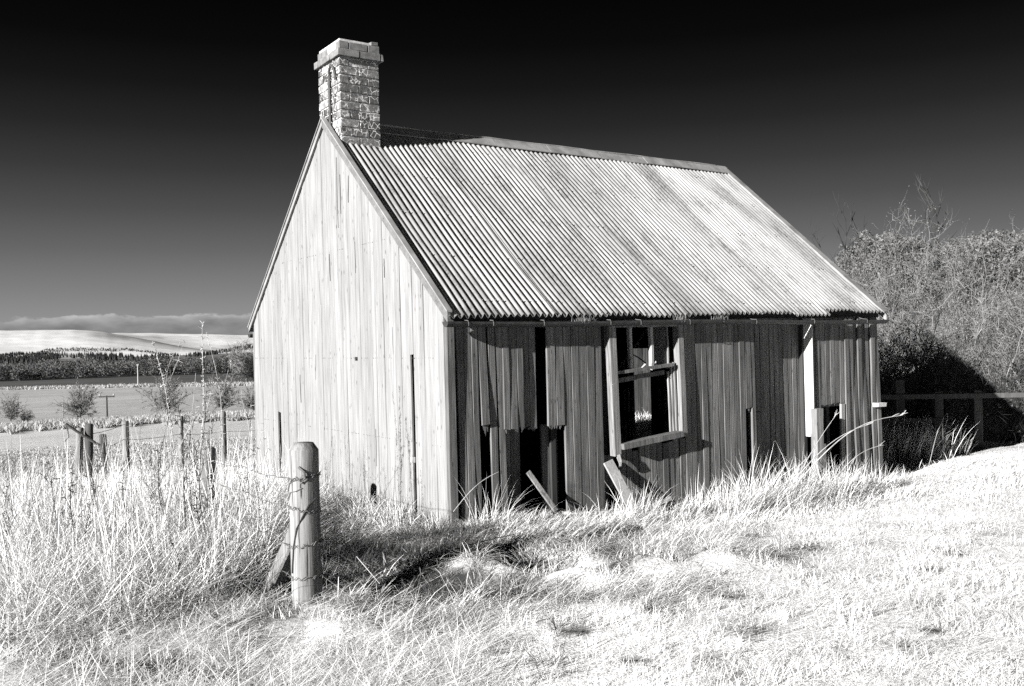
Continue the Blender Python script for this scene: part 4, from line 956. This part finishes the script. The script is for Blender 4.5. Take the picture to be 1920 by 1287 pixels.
for i in range(40):
    X_ = rng.choice([rng.uniform(0, 250), rng.uniform(250, 470), rng.uniform(290, 420)]); D_ = rng.uniform(6.6, 10); yb = 660+1751*1.65/D_; yt = rng.uniform(730, 930) if X_ > 220 else rng.uniform(840, 960)
    if yb-yt < 60: continue
    dkk = rng.random() < .6
    weed((X_, yb), (X_+rng.normal(0, 14), yt), D_, 'thin dark dry stalk standing among the tall grass left of the strainer post' if dkk else 'thin pale dry stalk standing among the tall grass left of the strainer post', M['twigdark'] if dkk else M['stalk'], int(rng.integers(6, 22)), rng.uniform(.0055, .009), int(rng.integers(1, 5)), rng.normal(0, .04))['group'] = 'dark dry stalks in the tall grass' if dkk else 'pale dry stalks in the tall grass'
def straw(base, tip, D, label, D2=None, r=.005, bend=.15, head=0):
    p = at(*base, D); q = at(*tip, D2 or D); n = 12; T = Twigs()
    pts = np.array([p+(q-p)*t+np.array([0, 0, bend*math.sin(t*math.pi)]) for t in np.linspace(0, 1, n)]); T.P.append(pts); T.R.append(r*np.linspace(1, .45, n))
    for i in range(head): T.stem(pts[-1]+(pts[-2]-pts[-1])*rng.uniform(0, 1.2), (q-p)/np.linalg.norm(q-p)+rng.normal(0, .25, 3), .07, r*.7, 4, .1, 0, .4)
    V, Q = T.arrays(4); return tag(np_mesh('grass_stem', V, Q, None, None, [M['endwood'] if head < 0 else M['stalk']]), label, 'grass stem')
straw((1500, 900), (1692, 779), 9.2, 'long pale seed stem arching right past the corner of the cottage', 9.6, .007, .16, 10)
straw((1490, 900), (1632, 795), 9.4, 'second arching seed stem, under the longest one', 9.6, .005, .10, 6)
straw((1560, 905), (1655, 835), 9.3, 'low arching stem near the right corner boards', 9.5, .004, .08, 4)
straw((1490, 905), (1570, 775), 9.3, 'steep seed stem in front of the dark hatch', 9.5, .004, .03, 5)
straw((1735, 905), (1758, 808), 12.5, 'curved stem standing against the shaded fence', None, .005, .02, 2)
straw((770, 1060), (960, 1003), 6.6, 'long bare white straw lying over the hollow before the corner', 7.2, .006, .02)
straw((640, 1010), (712, 1095), 6.1, 'straight dry straw slanting beside the strainer post', 5.9, .004, .0)
straw((1560, 1265), (1590, 1165), 4.6, 'upright pale straw in the right foreground turf', None, .003, .01)
straw((850, 960), (935, 885), 8.0, 'thin straw arching across the boards by the near corner', 8.2, .004, .05)
# ------------------------------------------------------------------ moss in the gutter
for u, n_, lab in ((1.55, 260, 'tuft of dry moss growing from the gutter near the window'), (2.95, 420, 'bushier moss tuft in the gutter right of the window'), (3.55, 200, 'small moss tuft in the gutter, right of the bushier one')):
    x = rng.normal(0, .055, n_); y = rng.normal(0, .02, n_); b_ = np.array([hpt(u+xx, -.11+yy, 0) for xx, yy in zip(x, y)])
    V, Q, T_, rn = blades(b_[:, 0], b_[:, 1], rng.uniform(.03, .10, n_), rng.uniform(0, .8, n_), rng.uniform(0, .8, n_), rng.uniform(0, 6.28, n_), np.full(n_, .007), 3, z=np.full(n_, 1.765))
    tag(np_mesh('moss_tuft', V, Q, T_, rn, [M['moss']]), lab, 'moss')
# ------------------------------------------------------------------ the valley: hedgerow trees, poles, woods
def far_tree(name, X, y_top, D, H, Rr, label, seedl=0, mt='twigfar', nst=10):
    o = empty(name); T = Twigs(); p = at(X, 700, D); x, y = p[0], p[1]; o.location = (x, y, gz(x, y)); tag(o, label, 'tree')
    mb = MB(); mb.tube([(0, 0, -.5), (.05, 0, H*.15), (0, 0, H*.3)], [H*.03, H*.024, H*.016], 6); mb.build('trunk', M[mt], o)
    for i in range(nst*3):
        t = rng.uniform(0, 1.25); a = rng.uniform(0, 6.28); d = (math.sin(t)*math.cos(a), math.sin(t)*math.sin(a), math.cos(t)); L = H*rng.uniform(.55, .85)
        b, dd = T.stem((0, 0, H*rng.uniform(.12, .3)), d, L*(1-.15*t), H*.013, 6, .14, .04)
        for j in range(7):
            c2, d2 = T.stem(b[rng.integers(1, 6)], np.array(dd)+rng.normal(0, .6, 3), L*rng.uniform(.2, .4), H*.0085, 4, .2, .02)
            for k in range(6): T.stem(c2[rng.integers(1, 4)], d2+rng.normal(0, .6, 3), L*rng.uniform(.1, .24), H*.007, 4, .2, .02)
    V, Q = T.arrays(3); np_mesh('crown', V, Q, None, None, [M[mt]], False, o); return o
far_tree('hedgerow_tree', 18, 750, 130, 3.5, 2, 'low spreading bare tree at the left edge of the field hedge')
far_tree('hedgerow_tree', 148, 740, 130, 4.3, 2, 'dense round bare tree left of the electricity pole', nst=16)
far_tree('hedgerow_tree', 310, 725, 130, 4.9, 2, 'wide twiggy bare tree behind the tall weeds', nst=11)
far_tree('hedgerow_tree', 413, 728, 130, 4.5, 2, 'loose bare tree in the hedge between the weeds and the cottage', nst=9)
far_tree('hedgerow_tree', 474, 740, 130, 3.8, 2, 'bare tree half hidden by the cottage gable', nst=9)
far_tree('hedgerow_tree', 46, 780, 130, 1.6, 1, 'small dark bush beside the spreading tree at the left edge', nst=12, mt='twigdark')
far_tree('roadside_tree', 462, 690, 500, 20, 5, 'large pale bare tree beside the cottage on the far field edge', nst=10)
far_tree('evergreen_tree', 478, 690, 480, 13, 4, 'dark evergreen tree touching the cottage gable on the far field edge', nst=16, mt='twigdark')
pl = empty('electricity_pole'); pp = at(200, 742, 140); pl.location = (pp[0], pp[1], pp[2]-6.2); tag(pl, 'wooden electricity pole with a crossarm in the field hedge', 'pole')
mb = MB(); mb.tube([(0, 0, -1), (0, 0, 3), (0, 0, 6.2)], [.15, .13, .11], 8); mb.build('pole', M['twigdark'], pl)
mb = MB(); mb.box(-1.15, 1.15, -.08, .08, 5.93, 6.14); mb.build('crossarm', M['twigdark'], pl)
for xo in (-1.05, 1.05): mb = MB(); mb.tube([(xo, 0, 6.12), (xo, 0, 6.25), (xo, 0, 6.45)], [.05, .13, .08], 8); mb.build('insulator', M['rubble'], pl)
def simple_pole(X, ytop, D, H, r, mt, label):
    p = at(X, ytop, D); mb = MB(); mb.tube([(0, 0, -1), (0, 0, H*.5), (0, 0, H)], [r, r*.9, r*.8], 7); o = mb.build('field_pole', M[mt], None); o.location = (p[0], p[1], p[2]-H); mb2 = MB(); mb2.box(-r*2.2, r*2.2, -r, r, H*.94, H*.97); mb2.build('crosspiece', M[mt], o); return tag(o, label, 'pole')
simple_pole(118, 750, 160, 5.0, .10, 'twigfar', 'plain thin pole left of the round hedgerow tree')
simple_pole(258, 683, 420, 8.5, .28, 'rubble', 'distant pale pole standing on the far field edge')
# woods on the valley floor and conifer plantations on the hills
def inv(X, ypix, r0, r1):
    """distance at which the ground shows at picture height ypix in direction X"""
    rs = np.linspace(r0, r1, 260); a = math.atan((X-960)/1751); x, y = rs*math.sin(a), rs*math.cos(a); z = ground_z(x, y, False)
    yp = hor(X)-1751*(z-1.6)/(rs*math.cos(a)); k = np.argmin(np.abs(yp-ypix)); return x[k], y[k], z[k]
C = []; rn = []
for i in range(420):
    X = rng.uniform(-60, 520); a = math.atan((X-960)/1751); r = rng.uniform(900, 1080); x, y = r*math.sin(a), r*math.cos(a); H = rng.uniform(9, 16)*(1+.25*float(fbm(np.array([X/40]), np.array([.5]), 51, 2)[0])); Rr = H*.42
    n = 130; q = rng.normal(0, 1, (n, 3)); q /= np.linalg.norm(q, axis=1)[:, None]; q *= rng.random(n)[:, None]**.4
    C.append(np.array([x, y, gz(x, y)+H*.52])+q*np.array([Rr, Rr, H*.5])); rn.append(np.clip(rng.random()*.8+rng.random(n)*.2, 0, 1))
V, Q = leaf_quads(np.concatenate(C), .85); tag(np_mesh('woodland', V, Q, None, np.concatenate(rn), [M['wood']]), 'belt of bare woodland along the valley floor below the hills', 'woodland', kind='stuff')
V = []; T_ = []; rn = []; nb = 0
def conifer(x, y, z, H):
    global nb
    for lo, hi, w in ((0, .6, .26), (.35, 1, .17)):
        o = len(V); m_ = 6; ph = rng.uniform(0, 6)
        for j in range(m_): aa = 2*math.pi*j/m_+ph; V.append((x+H*w*math.cos(aa)*rng.uniform(.8, 1.2), y+H*w*math.sin(aa)*rng.uniform(.8, 1.2), z+lo*H))
        V.append((x, y, z+hi*H))
        for j in range(m_): T_.append((o+j, o+(j+1) % m_, o+m_)); rn.append(rng.random())
def band(n, Xf, y0f, y1f, r0, r1, H=(8, 12)):
    for i in range(n):
        X = Xf(rng.random()); ya, yb = y0f(X), y1f(X); x, y, z = inv(X, rng.uniform(ya, yb), r0, r1); x += rng.uniform(-8, 8); y += rng.uniform(-8, 8); conifer(x, y, gz(x, y)-1, rng.uniform(*H))
ip = lambda xs, ys: (lambda X: float(np.interp(X, xs, ys)))
band(700, lambda u: -10+118*u, ip([-10, 20, 30, 108], [668, 664, 663, 662]), ip([-10, 108], [684, 684]), 1500, 4600)
band(420, lambda u: 78+255*u, ip([78, 110, 150, 240, 290, 333], [657, 653.5, 653, 654.5, 661, 667]), ip([78, 110, 150, 175, 240, 333], [663, 660, 659, 662, 658, 670]), 1800, 4700, (6, 9))
band(160, lambda u: 60+180*u, ip([60, 120, 170, 240], [664, 665, 666, 674]), ip([60, 120, 170, 240], [673, 672, 673, 679]), 1500, 4600, (10, 15))
band(220, lambda u: 160+110*u, ip([160, 270], [670, 677]), ip([160, 270], [676, 684]), 1300, 4600, (9, 14))
band(120, lambda u: 262+50*u, ip([262, 312], [676, 673]), ip([262, 312], [684, 678]), 1300, 4600, (9, 14))
band(300, lambda u: 330+160*u, ip([330, 400, 480], [672, 662.5, 646]), ip([330, 400, 480], [674, 665, 653]), 1800, 3200, (8, 11))
tag(np_mesh('plantation', np.array(V), None, np.array(T_), rn, [M['conifer']]), 'black conifer plantations in blocks across the pale hills', 'plantation', kind='stuff')
